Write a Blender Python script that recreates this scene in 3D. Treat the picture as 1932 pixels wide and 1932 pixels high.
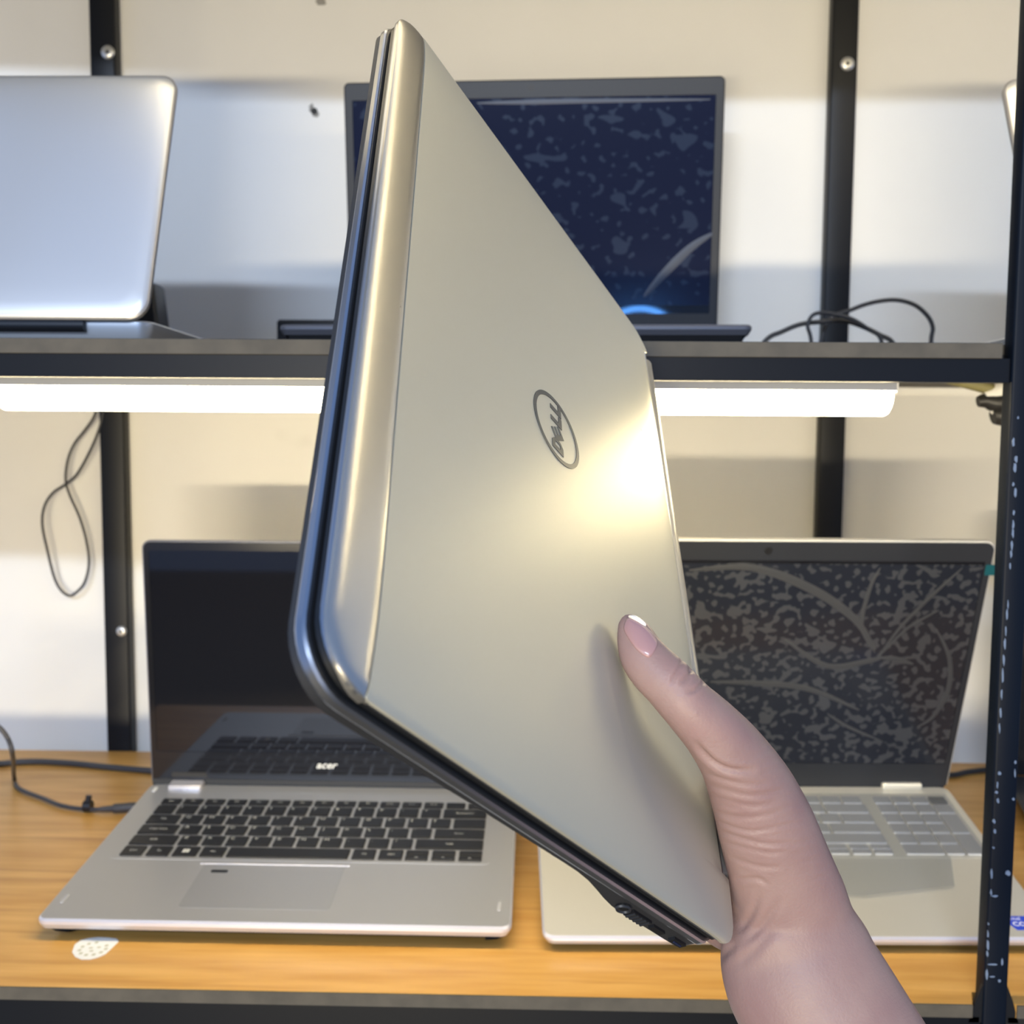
import bpy, math, random
import numpy as np
from mathutils import Vector, Matrix, noise
from mathutils.bvhtree import BVHTree

random.seed(7)
sc = bpy.context.scene
for o in list(bpy.data.objects):
    bpy.data.objects.remove(o, do_unlink=True)
COL = sc.collection
R_ = math.radians

# ------------------------------------------------------------------ camera
CZ = 1.10                      # eye height above the floor
FPX = 2000.0                   # focal length in pixels of a 1932 px frame
PITCH, YAW, ROLL = R_(-4.75), R_(1.25), R_(0.4)
CR = (Matrix.Rotation(YAW, 3, 'Z') @ Matrix.Rotation(PITCH, 3, 'X') @ Matrix.Rotation(-ROLL, 3, 'Y'))
c_right, c_fwd, c_up = CR.col[0].copy(), CR.col[1].copy(), CR.col[2].copy()
cam_d = bpy.data.cameras.new('camera')
cam_d.sensor_width = 36.0
cam_d.lens = FPX / 1932.0 * 36.0
cam_d.clip_start = 0.02
cam_d.dof.use_dof = True
cam_d.dof.focus_distance = 0.40
cam_d.dof.aperture_fstop = 17.0
cam = bpy.data.objects.new('camera', cam_d)
COL.objects.link(cam)
cm = Matrix((c_right, c_up, -c_fwd)).transposed().to_4x4()
cm.translation = (0, 0, CZ)
cam.matrix_world = cm
sc.camera = cam

# ------------------------------------------------------------------ world, lights, exposure
sc.view_settings.view_transform = 'Standard'
sc.view_settings.look = 'None'
sc.view_settings.gamma = 1.0
sc.view_settings.exposure = 0.42
sc.view_settings.use_curve_mapping = False
world = bpy.data.worlds.new('shop_ambient')
sc.world = world
world.use_nodes = True
bg = world.node_tree.nodes['Background']
bg.inputs[0].default_value = (0.28, 0.49, 1.0, 1)
bg.inputs[1].default_value = 0.40

def area(name, loc, target, sx, sy, col, watts):
    l = bpy.data.lights.new(name, 'AREA')
    l.shape = 'RECTANGLE'; l.size = sx; l.size_y = sy
    l.color = col; l.energy = watts
    o = bpy.data.objects.new(name, l); COL.objects.link(o)
    o.location = loc
    o.rotation_euler = (Vector(target) - Vector(loc)).to_track_quat('-Z', 'Y').to_euler()
    return o
# ceiling tube of the shop, behind the viewer (cool daylight white)
area('ceiling_tube_light', (-0.5, -2.45, CZ + 1.20), (0, 1.0, CZ), 1.5, 0.07, (0.66, 0.79, 1.0), 60)
# warm lamp of the rack across the aisle
area('opposite_rack_light', (-0.30, -1.7, CZ - 0.51), (0.1, 1.0, CZ + 0.2), 1.2, 0.06, (1.0, 0.85, 0.57), 40)

# ------------------------------------------------------------------ measuring helpers
ORG = Vector((0, 0, CZ))
def ray(u, v):
    return c_right * ((u - 966) / FPX) + c_fwd + c_up * (-(v - 966) / FPX)
def at_y(u, v, y):
    r = ray(u, v); return ORG + r * (y / r.y)
def at_z(u, v, z):
    r = ray(u, v); return ORG + r * ((z - CZ) / r.z)
def at_d(u, v, d):
    return ORG + ray(u, v) * d
def topx(p):
    q = Vector(p) - ORG
    f = q.dot(c_fwd)
    return (966 + FPX * q.dot(c_right) / f, 966 - FPX * q.dot(c_up) / f)

# ------------------------------------------------------------------ materials
MATS = {}
def mat(name, col=(0.5, 0.5, 0.5), rough=0.5, metal=0.0, spec=0.5, emit=None, estr=0.0, coat=0.0,
        var=None, vscale=30.0, vmap=(1, 1, 1), bump=0.0, bscale=200.0, bmap=(1, 1, 1), sss=0.0, alpha=1.0, rvar=0.0):
    m = bpy.data.materials.new(name); m.use_nodes = True
    nt = m.node_tree; b = nt.nodes['Principled BSDF']
    b.inputs['Base Color'].default_value = (*col, 1)
    b.inputs['Roughness'].default_value = rough
    b.inputs['Metallic'].default_value = metal
    b.inputs['Specular IOR Level'].default_value = spec
    b.inputs['Coat Weight'].default_value = coat
    if sss:
        b.inputs['Subsurface Weight'].default_value = sss
        b.inputs['Subsurface Radius'].default_value = (0.006, 0.002, 0.0012)
        b.inputs['Subsurface Scale'].default_value = 1.0
    if emit:
        b.inputs['Emission Color'].default_value = (*emit, 1)
        b.inputs['Emission Strength'].default_value = estr
    b.inputs['Alpha'].default_value = alpha
    tc = nt.nodes.new('ShaderNodeTexCoord')
    def noise_node(scale, mp, detail=4):
        mpn = nt.nodes.new('ShaderNodeMapping'); mpn.inputs['Scale'].default_value = mp
        nt.links.new(tc.outputs['Object'], mpn.inputs[0])
        n = nt.nodes.new('ShaderNodeTexNoise'); n.inputs['Scale'].default_value = scale
        n.inputs['Detail'].default_value = detail
        nt.links.new(mpn.outputs[0], n.inputs['Vector'])
        return n
    if var or rvar:
        n = noise_node(vscale, vmap)
        if var:
            cr = nt.nodes.new('ShaderNodeValToRGB')
            cr.color_ramp.elements[0].position = 0.35; cr.color_ramp.elements[1].position = 0.68
            cr.color_ramp.elements[0].color = (*col, 1); cr.color_ramp.elements[1].color = (*var, 1)
            nt.links.new(n.outputs[0], cr.inputs[0]); nt.links.new(cr.outputs[0], b.inputs['Base Color'])
        if rvar:
            mr = nt.nodes.new('ShaderNodeMapRange')
            mr.inputs['To Min'].default_value = rough - rvar; mr.inputs['To Max'].default_value = rough + rvar
            nt.links.new(n.outputs[0], mr.inputs[0]); nt.links.new(mr.outputs[0], b.inputs['Roughness'])
    if bump:
        n = noise_node(bscale, bmap, 3)
        bp = nt.nodes.new('ShaderNodeBump'); bp.inputs['Strength'].default_value = bump
        bp.inputs['Distance'].default_value = 0.0005
        nt.links.new(n.outputs[0], bp.inputs['Height']); nt.links.new(bp.outputs[0], b.inputs['Normal'])
    MATS[name] = m
    return m

def mix_mask(m, kind, scale, lo, hi, col, rough=None, mp=(1, 1, 1), detail=2.0, distort=0.0):
    """lay a second colour over a material where a noise or voronoi mask is high"""
    nt = m.node_tree; b = nt.nodes['Principled BSDF']
    tc = nt.nodes.new('ShaderNodeTexCoord'); mpn = nt.nodes.new('ShaderNodeMapping')
    mpn.inputs['Scale'].default_value = mp
    nt.links.new(tc.outputs['Object'], mpn.inputs[0])
    if kind == 'noise':
        n = nt.nodes.new('ShaderNodeTexNoise'); n.inputs['Detail'].default_value = detail
        n.inputs['Distortion'].default_value = distort
        out = n.outputs[0]
    else:
        n = nt.nodes.new('ShaderNodeTexVoronoi'); n.feature = 'SMOOTH_F1'
        n.inputs['Smoothness'].default_value = 0.4
        n.inputs['Randomness'].default_value = 1.0
        out = n.outputs['Distance']
    n.inputs['Scale'].default_value = scale
    nt.links.new(mpn.outputs[0], n.inputs['Vector'])
    mr = nt.nodes.new('ShaderNodeMapRange'); mr.interpolation_type = 'SMOOTHSTEP'
    mr.inputs['From Min'].default_value = lo; mr.inputs['From Max'].default_value = hi
    nt.links.new(out, mr.inputs[0])
    mx = nt.nodes.new('ShaderNodeMix'); mx.data_type = 'RGBA'
    bc = b.inputs['Base Color']
    if bc.is_linked:
        nt.links.new(bc.links[0].from_socket, mx.inputs['A'])
    else:
        mx.inputs['A'].default_value = bc.default_value
    mx.inputs['B'].default_value = (*col, 1)
    nt.links.new(mr.outputs[0], mx.inputs['Factor']); nt.links.new(mx.outputs['Result'], bc)
    if rough is not None:
        rr = nt.nodes.new('ShaderNodeMix'); rr.data_type = 'FLOAT'
        ri = b.inputs['Roughness']
        if ri.is_linked: nt.links.new(ri.links[0].from_socket, rr.inputs['A'])
        else: rr.inputs['A'].default_value = ri.default_value
        rr.inputs['B'].default_value = rough
        nt.links.new(mr.outputs[0], rr.inputs['Factor']); nt.links.new(rr.outputs['Result'], ri)
    return mr

mat('wall_paint', (0.80, 0.79, 0.76), 0.75, var=(0.74, 0.73, 0.70), vscale=3.0, bump=0.15, bscale=60)
mix_mask(MATS['wall_paint'], 'noise', 9.0, 0.70, 0.80, (0.62, 0.61, 0.58))
mat('wood', (0.56, 0.285, 0.060), 0.38, var=(0.70, 0.40, 0.115), vscale=9.0, vmap=(1.0, 9.0, 1), bump=0.05, bscale=60, bmap=(1, 12, 1))
mix_mask(MATS['wood'], 'noise', 5.0, 0.52, 0.75, (0.45, 0.21, 0.04), mp=(0.7, 16, 1), detail=5)
mat('board_edge', (0.090, 0.077, 0.057), 0.7, var=(0.066, 0.057, 0.043), vscale=60, bump=0.2, bscale=300)
mat('rack_paint', (0.007, 0.008, 0.0105), 0.42, spec=0.25, bump=0.06, bscale=150)
mat('post_paint', (0.003, 0.006, 0.013), 0.45, spec=0.15, bump=0.08, bscale=150)
mat('chip_primer', (0.15, 0.20, 0.29), 0.6)
mat('screw_metal', (0.75, 0.74, 0.70), 0.35, metal=0.7)
mat('dark_hole', (0.03, 0.03, 0.03), 0.8)
mat('grey_stain', (0.30, 0.29, 0.27), 0.9)
mat('lamp_housing', (0.50, 0.52, 0.56), 0.4, metal=0.3)
mat('lamp_glow', (0.9, 0.88, 0.8), 0.5, emit=(1.0, 0.80, 0.49), estr=30.0)
mat('lamp_glow_near', (0.9, 0.88, 0.8), 0.5, emit=(1.0, 0.83, 0.50), estr=33.0)
mat('lamp_glow_mid', (0.9, 0.88, 0.8), 0.5, emit=(1.0, 0.83, 0.51), estr=18.0)
mat('lamp_glow_dim', (0.9, 0.88, 0.8), 0.5, emit=(1.0, 0.83, 0.52), estr=8.0)
mat('lamp_cap', (0.85, 0.84, 0.80), 0.4)
mat('black_plastic', (0.016, 0.016, 0.018), 0.42, bump=0.05, bscale=400)
mat('grey_plastic', (0.45, 0.45, 0.46), 0.5)
mat('white_plastic', (0.75, 0.75, 0.74), 0.45)
mat('olive_cable', (0.22, 0.20, 0.09), 0.5)
mat('cable_rubber', (0.03, 0.03, 0.033), 0.5)
mat('cable_grey', (0.06, 0.058, 0.062), 0.5)
# held laptop
mat('lid_alu', (0.57, 0.55, 0.45), 0.48, metal=0.62, rvar=0.03, vscale=500, bump=0.03, bscale=1500)
mix_mask(MATS['lid_alu'], 'noise', 70, 0.76, 0.80, (0.45, 0.42, 0.36), mp=(1, 1.6, 1), detail=4)
mat('trim_alu', (0.58, 0.56, 0.51), 0.30, metal=0.92, rvar=0.05, vscale=220, vmap=(1, 6, 1), bump=0.04, bscale=600, bmap=(0.3, 6, 1))
mix_mask(MATS['trim_alu'], 'noise', 120, 0.74, 0.78, (0.30, 0.26, 0.22), rough=0.5, detail=4)
mat('chrome_edge', (0.52, 0.54, 0.58), 0.30, metal=1.0)
mat('tongue_blue', (0.008, 0.014, 0.05), 0.5)
mat('bare_metal', (0.30, 0.36, 0.40), 0.5, metal=0.6)
mat('logo_grey', (0.075, 0.075, 0.068), 0.42, metal=0.4)
mat('gap_black', (0.006, 0.007, 0.009), 0.35)
mat('base_black', (0.020, 0.021, 0.024), 0.45, bump=0.08, bscale=600)
mat('port_black', (0.004, 0.004, 0.005), 0.5)
mat('hinge_alu', (0.40, 0.39, 0.36), 0.38, metal=0.8)
# laptops on the shelves
mat('silver_deck', (0.46, 0.46, 0.47), 0.42, metal=0.55)
mat('silver_edge', (0.70, 0.68, 0.72), 0.32, metal=0.5)
mat('touchpad', (0.38, 0.38, 0.39), 0.35, metal=0.45)
mat('key_black', (0.012, 0.012, 0.014), 0.45)
mat('legend_white', (0.65, 0.65, 0.62), 0.6)
mat('screen_gloss', (0.006, 0.006, 0.008), 0.03, spec=0.6)
mat('bezel_black', (0.010, 0.010, 0.012), 0.10)
mat('bezel_dark', (0.022, 0.024, 0.029), 0.45, spec=0.30)
mat('rubber_dark', (0.02, 0.02, 0.022), 0.7)
mat('warm_alu', (0.60, 0.575, 0.505), 0.45, metal=0.35)
mat('key_grey', (0.32, 0.32, 0.34), 0.35, metal=0.1)
mat('key_front_glint', (0.85, 0.85, 0.85), 0.25)  # painted highlight: near-white colour for the light caught on key fronts
mat('key_dark', (0.06, 0.06, 0.065), 0.4)
mat('air_alu', (0.72, 0.72, 0.71), 0.36, metal=0.72)
mat('air_rim', (0.42, 0.40, 0.38), 0.4, metal=0.6)
mat('dark_deck', (0.16, 0.16, 0.18), 0.45, metal=0.4)
mat('teal_sticker', (0.0, 0.075, 0.09), 0.5)
mat('blue_sticker', (0.03, 0.07, 0.55), 0.4)
mat('white_print', (0.85, 0.86, 0.9), 0.5)
mat('hinge_tab', (0.85, 0.83, 0.74), 0.3, metal=0.6)
mat('paper_white', (0.86, 0.85, 0.80), 0.6)
mat('paper_print', (0.56, 0.55, 0.42), 0.7)
mat('film_edge', (0.62, 0.62, 0.60), 0.2)
# protective film full of air bubbles over the two screens
def film_material(name, base, bub, scale, lo, hi, mp=(1, 1, 1), seed=0.0, rough=0.12):
    m = mat(name, base, rough, spec=0.28)
    mix_mask(m, 'noise', scale, lo, hi, bub, rough=0.17, mp=mp, detail=0.6, distort=0.2)
    mix_mask(m, 'noise', scale * 0.30, 0.66, 0.68, bub, rough=0.17, mp=(mp[0], mp[1] * 1.5, 1), detail=0.6, distort=0.5)
    return m
film_material('film_blue', (0.007, 0.009, 0.026), (0.016, 0.024, 0.050), 120, 0.62, 0.66)
film_material('film_grey', (0.016, 0.018, 0.025), (0.050, 0.052, 0.057), 170, 0.54, 0.60)
# skin
sk = mat('skin', (0.285, 0.188, 0.168), 0.48, spec=0.35, var=(0.25, 0.155, 0.145), vscale=45, sss=0.12, bump=0.25, bscale=900)
mix_mask(sk, 'noise', 18, 0.55, 0.75, (0.30, 0.178, 0.165), detail=3)
mat('nail', (0.36, 0.21, 0.205), 0.22, spec=0.6, coat=0.3, sss=0.1)
mat('nail_tip', (0.85, 0.80, 0.72), 0.25)
mat('neon_blue', (0.1, 0.3, 0.9), 0.5, emit=(0.10, 0.36, 1.0), estr=22.0)

def cover_material():
    m = bpy.data.materials.new('clear_cover'); m.use_nodes = True
    nt = m.node_tree; nt.nodes.clear()
    o = nt.nodes.new('ShaderNodeOutputMaterial'); mx = nt.nodes.new('ShaderNodeMixShader')
    t = nt.nodes.new('ShaderNodeBsdfTransparent'); t.inputs[0].default_value = (0.90, 0.91, 0.92, 1)
    p = nt.nodes.new('ShaderNodeBsdfPrincipled')
    p.inputs['Base Color'].default_value = (0.45, 0.46, 0.47, 1); p.inputs['Roughness'].default_value = 0.25
    mx.inputs[0].default_value = 0.12
    nt.links.new(t.outputs[0], mx.inputs[1]); nt.links.new(p.outputs[0], mx.inputs[2])
    nt.links.new(mx.outputs[0], o.inputs[0])
    MATS['clear_cover'] = m
cover_material()

# ------------------------------------------------------------------ mesh helpers
def tag(o, label=None, cat=None, group=None, kind=None):
    if label: o['label'] = label
    if cat: o['category'] = cat
    if group: o['group'] = group
    if kind: o['kind'] = kind
    return o
def empty(name, loc=(0, 0, 0), rz=0.0):
    o = bpy.data.objects.new(name, None); COL.objects.link(o)
    o.empty_display_size = 0.02
    o.location = loc; o.rotation_euler = (0, 0, rz)
    return o

def rrect(x0, y0, x1, y1, r, n=5, rs=None):
    """rounded rectangle, counter clockwise; rs = radii of corners (x0y0, x1y0, x1y1, x0y1)"""
    rs = rs or (r, r, r, r)
    pts = []
    for (cx, cy, a0), rr in zip(((x0, y0, 180), (x1, y0, 270), (x1, y1, 0), (x0, y1, 90)), rs):
        ox = cx + (rr if cx == x0 else -rr); oy = cy + (rr if cy == y0 else -rr)
        for k in range(n + 1):
            a = R_(a0 + 90.0 * k / n)
            pts.append((ox + rr * math.cos(a), oy + rr * math.sin(a)))
    return pts

class MB:
    def __init__(s): s.v = []; s.f = []
    def add(s, vs, fs):
        b = len(s.v); s.v += [tuple(p) for p in vs]; s.f += [tuple(i + b for i in f) for f in fs]
        return s
    def box(s, x0, y0, z0, x1, y1, z1):
        return s.add([(x0, y0, z0), (x1, y0, z0), (x1, y1, z0), (x0, y1, z0), (x0, y0, z1), (x1, y0, z1), (x1, y1, z1), (x0, y1, z1)],
                     [(3, 2, 1, 0), (4, 5, 6, 7), (0, 1, 5, 4), (1, 2, 6, 5), (2, 3, 7, 6), (3, 0, 4, 7)])
    def loft(s, rings, cap0=True, cap1=True, closed=False):
        n = len(rings[0]); vs = [p for r in rings for p in r]; fs = []
        m = len(rings)
        for i in range(m if closed else m - 1):
            a = i * n; b = ((i + 1) % m) * n
            for k in range(n):
                k2 = (k + 1) % n
                fs.append((a + k, a + k2, b + k2, b + k))
        if not closed:
            if cap0: fs.append(tuple(range(n - 1, -1, -1)))
            if cap1: fs.append(tuple((m - 1) * n + k for k in range(n)))
        return s.add(vs, fs)
    def prism(s, pts, z0, z1, bev=0.0):
        """vertical prism of a 2d outline with a small bevel on both rims"""
        if bev:
            inn = inset(pts, bev)
            rings = [[(x, y, z0) for x, y in inn], [(x, y, z0 + bev) for x, y in pts],
                     [(x, y, z1 - bev) for x, y in pts], [(x, y, z1) for x, y in inn]]
        else:
            rings = [[(x, y, z0) for x, y in pts], [(x, y, z1) for x, y in pts]]
        return s.loft(rings)
    def tube(s, pts, r, seg=10, res=6, rad=None):
        P = smooth_path(pts, res)
        m = len(P)
        rr = [r] * m if rad is None else [float(x) for x in np.interp(np.linspace(0, 1, m), np.linspace(0, 1, len(rad)), rad)]
        rings = []
        t = (P[1] - P[0]).normalized()
        a = t.orthogonal().normalized()
        for i, p in enumerate(P):
            t = (P[min(i + 1, m - 1)] - P[max(i - 1, 0)]).normalized()
            a = (a - t * a.dot(t)).normalized(); b = t.cross(a)
            rings.append([p + (a * math.cos(2 * math.pi * k / seg) + b * math.sin(2 * math.pi * k / seg)) * rr[i] for k in range(seg)])
        return s.loft(rings)
    def cyl(s, p0, p1, r, seg=20, bev=0.0):
        p0, p1 = Vector(p0), Vector(p1); t = (p1 - p0).normalized(); a = t.orthogonal().normalized(); b = t.cross(a)
        L = (p1 - p0).length
        prof = [(0, r - bev), (bev, r), (L - bev, r), (L, r - bev)] if bev else [(0, r), (L, r)]
        return s.loft([[p0 + t * h + (a * math.cos(2 * math.pi * k / seg) + b * math.sin(2 * math.pi * k / seg)) * q for k in range(seg)] for h, q in prof])
    def build(s, name, material, parent=None, smooth=True, angle=38, xf=None):
        me = bpy.data.meshes.new(name)
        vs = s.v if xf is None else [tuple(xf(Vector(p))) for p in s.v]
        me.from_pydata(vs, [], s.f); me.update()
        if smooth:
            me.polygons.foreach_set('use_smooth', [True] * len(me.polygons))
            me.set_sharp_from_angle(angle=R_(angle))
        me.materials.append(MATS[material] if isinstance(material, str) else material)
        o = bpy.data.objects.new(name, me); COL.objects.link(o)
        if parent: o.parent = parent
        return o

def inset(pts, d):
    n = len(pts); out = []
    for i in range(n):
        p0 = Vector(pts[i - 1]); p = Vector(pts[i]); p1 = Vector(pts[(i + 1) % n])
        e0 = (p - p0); e1 = (p1 - p)
        if e0.length < 1e-9: e0 = e1
        if e1.length < 1e-9: e1 = e0
        e0.normalize(); e1.normalize()
        n0 = Vector((-e0.y, e0.x)); n1 = Vector((-e1.y, e1.x))
        m = n0 + n1
        if m.length < 1e-6: m = n0
        m.normalize()
        out.append(tuple(p + m * (d / max(0.4, m.dot(n0)))))
    return out

def smooth_path(pts, res):
    P = [Vector(p) for p in pts]
    if len(P) == 2 or res <= 1: return P
    out = []
    for i in range(len(P) - 1):
        p0 = P[max(i - 1, 0)]; p1 = P[i]; p2 = P[i + 1]; p3 = P[min(i + 2, len(P) - 1)]
        for k in range(res):
            t = k / res
            out.append(0.5 * ((2 * p1) + (p2 - p0) * t + (2 * p0 - 5 * p1 + 4 * p2 - p3) * t * t + (3 * p1 - p0 - 3 * p2 + p3) * t ** 3))
    out.append(P[-1])
    return out

TXT = {}
def text_mesh(s, bold=False, shear=0.0):
    """outline of a word from the built-in font: (verts, faces, width), height of capitals = 1"""
    key = (s, shear)
    if key in TXT: return TXT[key]
    cu = bpy.data.curves.new('t', 'FONT'); cu.body = s; cu.resolution_u = 2; cu.shear = shear
    if bold: cu.offset = 0.02
    ob = bpy.data.objects.new('t', cu); COL.objects.link(ob)
    dg = bpy.context.evaluated_depsgraph_get()
    me = bpy.data.meshes.new_from_object(ob.evaluated_get(dg))
    vs = [Vector(v.co) for v in me.vertices]; fs = [tuple(p.vertices) for p in me.polygons]
    bpy.data.objects.remove(ob); bpy.data.curves.remove(cu); bpy.data.meshes.remove(me)
    x0 = min(v.x for v in vs); x1 = max(v.x for v in vs); y1 = 0.69
    vs = [((v.x - x0) / y1, v.y / y1) for v in vs]
    TXT[key] = (vs, fs, (x1 - x0) / y1)
    return TXT[key]
def put_text(mb, s, x, y, h, z=0.0, sx=1.0, shear=0.0, center=False, bold=False):
    vs, fs, w = text_mesh(s, bold, shear)
    if center: x -= w * h * sx / 2
    return mb.add([(x + vx * h * sx, y + vy * h, z) for vx, vy in vs], fs)

# ================================================================== THE ROOM AND THE RACK
YW = 1.1135           # back wall
YF = 0.6252           # front edge of the shelves
ZL = CZ - 0.3507      # lower shelf surface
ZU = CZ + 0.0487      # upper shelf surface
ZT = CZ + 0.485       # top shelf surface, above the picture

wall = MB().box(-2.2, YW, 0, 2.6, YW + 0.1, 2.7).build('wall_back', 'wall_paint', smooth=False)
tag(wall, kind='structure')
# old screw hole, stains
h = MB()
p = at_y(593, 210, YW)
h.cyl((p.x, YW - 0.0006, p.z), (p.x, YW + 0.001, p.z), 0.0035, 14)
hole = h.build('screw_hole', 'dark_hole', wall)
def stain(u, v, rx, rz, m='grey_stain', nm='stain', n=14):
    q = at_y(u, v, YW)
    pts = []
    for k in range(n):
        a = 2 * math.pi * k / n; f = random.uniform(0.7, 1.15)
        pts.append((q.x + rx * f * math.cos(a), q.z + rz * f * math.sin(a)))
    mb = MB(); mb.add([(x, YW - 0.0005, z) for x, z in pts] + [(x, YW + 0.002, z) for x, z in pts],
                      [tuple(range(n))] + [tuple((k, (k + 1) % n, n + (k + 1) % n, n + k)) for k in range(n)])
    return mb.build(nm, m, wall, smooth=False)
stain(605, 3, 0.006, 0.005)
stain(588, 205, 0.0030, 0.0048)
stain(596, 216, 0.0042, 0.0030)

fl = MB().box(-2.2, -3.0, -0.05, 2.6, YW, 0.0).build('floor', 'board_edge', smooth=False)
tag(fl, kind='structure')

# ---- steel rack
rack = empty('steel_rack', (0, 0, 0))
tag(rack, 'black painted steel rack with chipped front post and posts screwed to wall', 'rack')
PX0, PX1 = -0.4415, 0.3045        # rear posts, centre
def rear_post(x):
    o = MB().prism(rrect(x - 0.013, YW - 0.017, x + 0.013, YW - 0.0002, 0.0022, 3), 0, CZ + 0.75).build('rear_post', 'rack_paint', rack)
    return o
rp0 = rear_post(PX0); rp1 = rear_post(PX1)
def screw(u, v, parent, r=0.0068):
    q = at_y(u, v, YW - 0.018)
    mb = MB(); y = YW - 0.017
    prof = [(0, r), (0.0010, r), (0.0022, r * 0.82), (0.0028, r * 0.5), (0.0028, r * 0.34), (0.0012, r * 0.22)]
    mb.loft([[(q.x + pr * math.cos(2 * math.pi * k / 18), y - hh, q.z + pr * math.sin(2 * math.pi * k / 18)) for k in range(18)][::-1] for hh, pr in prof])
    o = mb.build('screw', 'screw_metal', parent)
    MB().cyl((q.x, y - 0.0016, q.z), (q.x, y - 0.0012, q.z), r * 0.24, 8).build('screw', 'dark_hole', parent)
    return o
screw(203, 98, rp0); screw(229, 1191, rp0, 0.0055); screw(1599, 120, rp1)
# front posts
def front_post(x0, x1):
    return MB().prism(rrect(x0, YF - 0.0005, x1, YF + 0.0125, 0.0016, 3), 0, CZ + 0.75).build('front_post', 'post_paint', rack)
fpost = front_post(0.2755, 0.2900)
# flaked paint on the face of the near post: u, v, half width, half height in frame pixels
CHIPS = [(1921, 788, 2, 3), (1912, 834, 2.5, 9), (1917, 866, 3, 8), (1915, 882, 3, 9), (1912, 914, 2, 5), (1916, 930, 2.5, 9), (1913, 967, 2, 5), (1912, 990, 2.2, 10), (1911, 1006, 2.4, 9),
         (1909, 1028, 2.2, 11), (1908, 1046, 2, 8), (1906, 1068, 1.5, 7), (1902, 1140, 1.5, 9), (1900, 1160, 1.8, 12), (1898, 1190, 1.6, 10), (1896, 1215, 2.2, 12), (1894, 1245, 2.4, 12), (1892, 1275, 2, 14),
         (1890, 1310, 1.6, 12), (1888, 1345, 1.8, 12), (1886, 1375, 1.4, 9), (1886, 1459, 3, 4), (1882, 1482, 1.6, 7), (1880, 1495, 3, 3), (1883, 1511, 2.5, 5), (1876, 1550, 3, 4), (1877, 1569, 2.5, 5),
         (1875, 1600, 2.4, 2.4), (1916, 1438, 2.5, 4), (1915, 1460, 1.6, 9), (1912, 1508, 2.5, 3), (1902, 1648, 6, 5), (1871, 1650, 1.8, 10), (1870, 1684, 2, 6), (1877, 1691, 8, 2), (1864, 1743, 2.5, 2.5),
         (1863, 1762, 2.8, 9), (1864, 1783, 2.2, 12), (1863, 1800, 1.8, 6), (1873, 1820, 9, 1.8), (1891, 1816, 2.4, 7), (1862, 1838, 2.4, 11), (1886, 1851, 3, 3), (1872, 1843, 5, 1.4)]
rc = random.Random(3)
for u, v, a, b in CHIPS:
    yp = YF - 0.0009
    pl = []
    for k in range(9):
        t = 2 * math.pi * k / 9; f = rc.uniform(0.65, 1.15)
        p = at_y(u + a * f * math.cos(t), v + b * f * math.sin(t), yp)
        pl.append((min(max(p.x, 0.2760), 0.2897), p.z))
    n = len(pl); mb = MB()
    mb.add([(x, yp, z) for x, z in pl] + [(x, YF, z) for x, z in pl], [tuple(range(n))] + [(k, n + k, n + (k + 1) % n, (k + 1) % n) for k in range(n)])
    mb.build('paint_chip', 'chip_primer', fpost, smooth=False)
front_post(-0.4480, -0.4335)
# beams under every shelf
for zt, nm in ((ZL - 0.0085, 0), (ZU - 0.0090, 1), (ZT - 0.0090, 2)):
    hgt = 0.030 if nm == 0 else 0.0138
    MB().prism(rrect(-0.4335, YF + 0.0010, 0.2752, YF + 0.0135, 0.0012, 2), zt - hgt, zt).build('front_beam', 'rack_paint', rack)
    MB().prism(rrect(0.2903, YF + 0.0010, 0.90, YF + 0.0135, 0.0012, 2), zt - hgt, zt).build('front_beam', 'rack_paint', rack)
    MB().prism(rrect(PX0 + 0.0132, YW - 0.016, PX1 - 0.0132, YW - 0.004, 0.0012, 2), zt - hgt, zt).build('rear_beam', 'rack_paint', rack)
# weld gussets at the foot of the chipped post
for sx in (-1, 1):
    x = 0.2755 if sx < 0 else 0.2900
    mb = MB()
    pr = [(x, ZL + 0.012), (x, ZL - 0.012), (x + sx * 0.008, ZL - 0.012), (x + sx * 0.004, ZL + 0.002)]
    n = len(pr)
    mb.add([(a, YF + 0.001, b) for a, b in pr] + [(a, YF + 0.004, b) for a, b in pr],
           [tuple(range(n)), tuple(range(2 * n - 1, n - 1, -1))] + [(k, (k + 1) % n, n + (k + 1) % n, n + k) for k in range(n)])
    mb.build('gusset', 'rack_paint', rack, smooth=False)

# ---- shelf boards
def board(name, z, th, top, label, x1=0.90, notch=True):
    root = empty(name, (0, YF, z - th))
    tag(root, label, 'shelf board')
    y0, y1 = YF, YW - 0.0178
    def plan(ya, yb):
        return [(-0.80, ya), (-0.4540, ya), (-0.4490, ya + 0.0135), (-0.4325, ya + 0.0135), (-0.4275, ya), (0.2695, ya), (0.2745, ya + 0.0135), (0.2910, ya + 0.0135), (0.2960, ya), (x1, ya), (x1, yb), (-0.80, yb)]
    o = MB().prism(plan(0.0009, y1 - y0), 0, th).build('panel', top, root, smooth=False)
    # banding along the front edge, cut around the post
    for a, b in ((-0.80, -0.4542), (-0.4273, 0.2693), (0.2962, x1)):
        MB().box(a, -0.0004, 0.0002, b, 0.0008, th - 0.0003).build('edge_band', 'board_edge', root, smooth=False)
    return root
board('shelf_board', ZL, 0.0085, 'wood', 'wood laminate lower shelf board with dull grey front edge')
board('shelf_board', ZU, 0.0090, 'board_edge', 'dark brown upper shelf board above the lit tube lamp')
board('shelf_board', ZT, 0.0090, 'board_edge', 'dark top shelf board above the picture')

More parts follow.
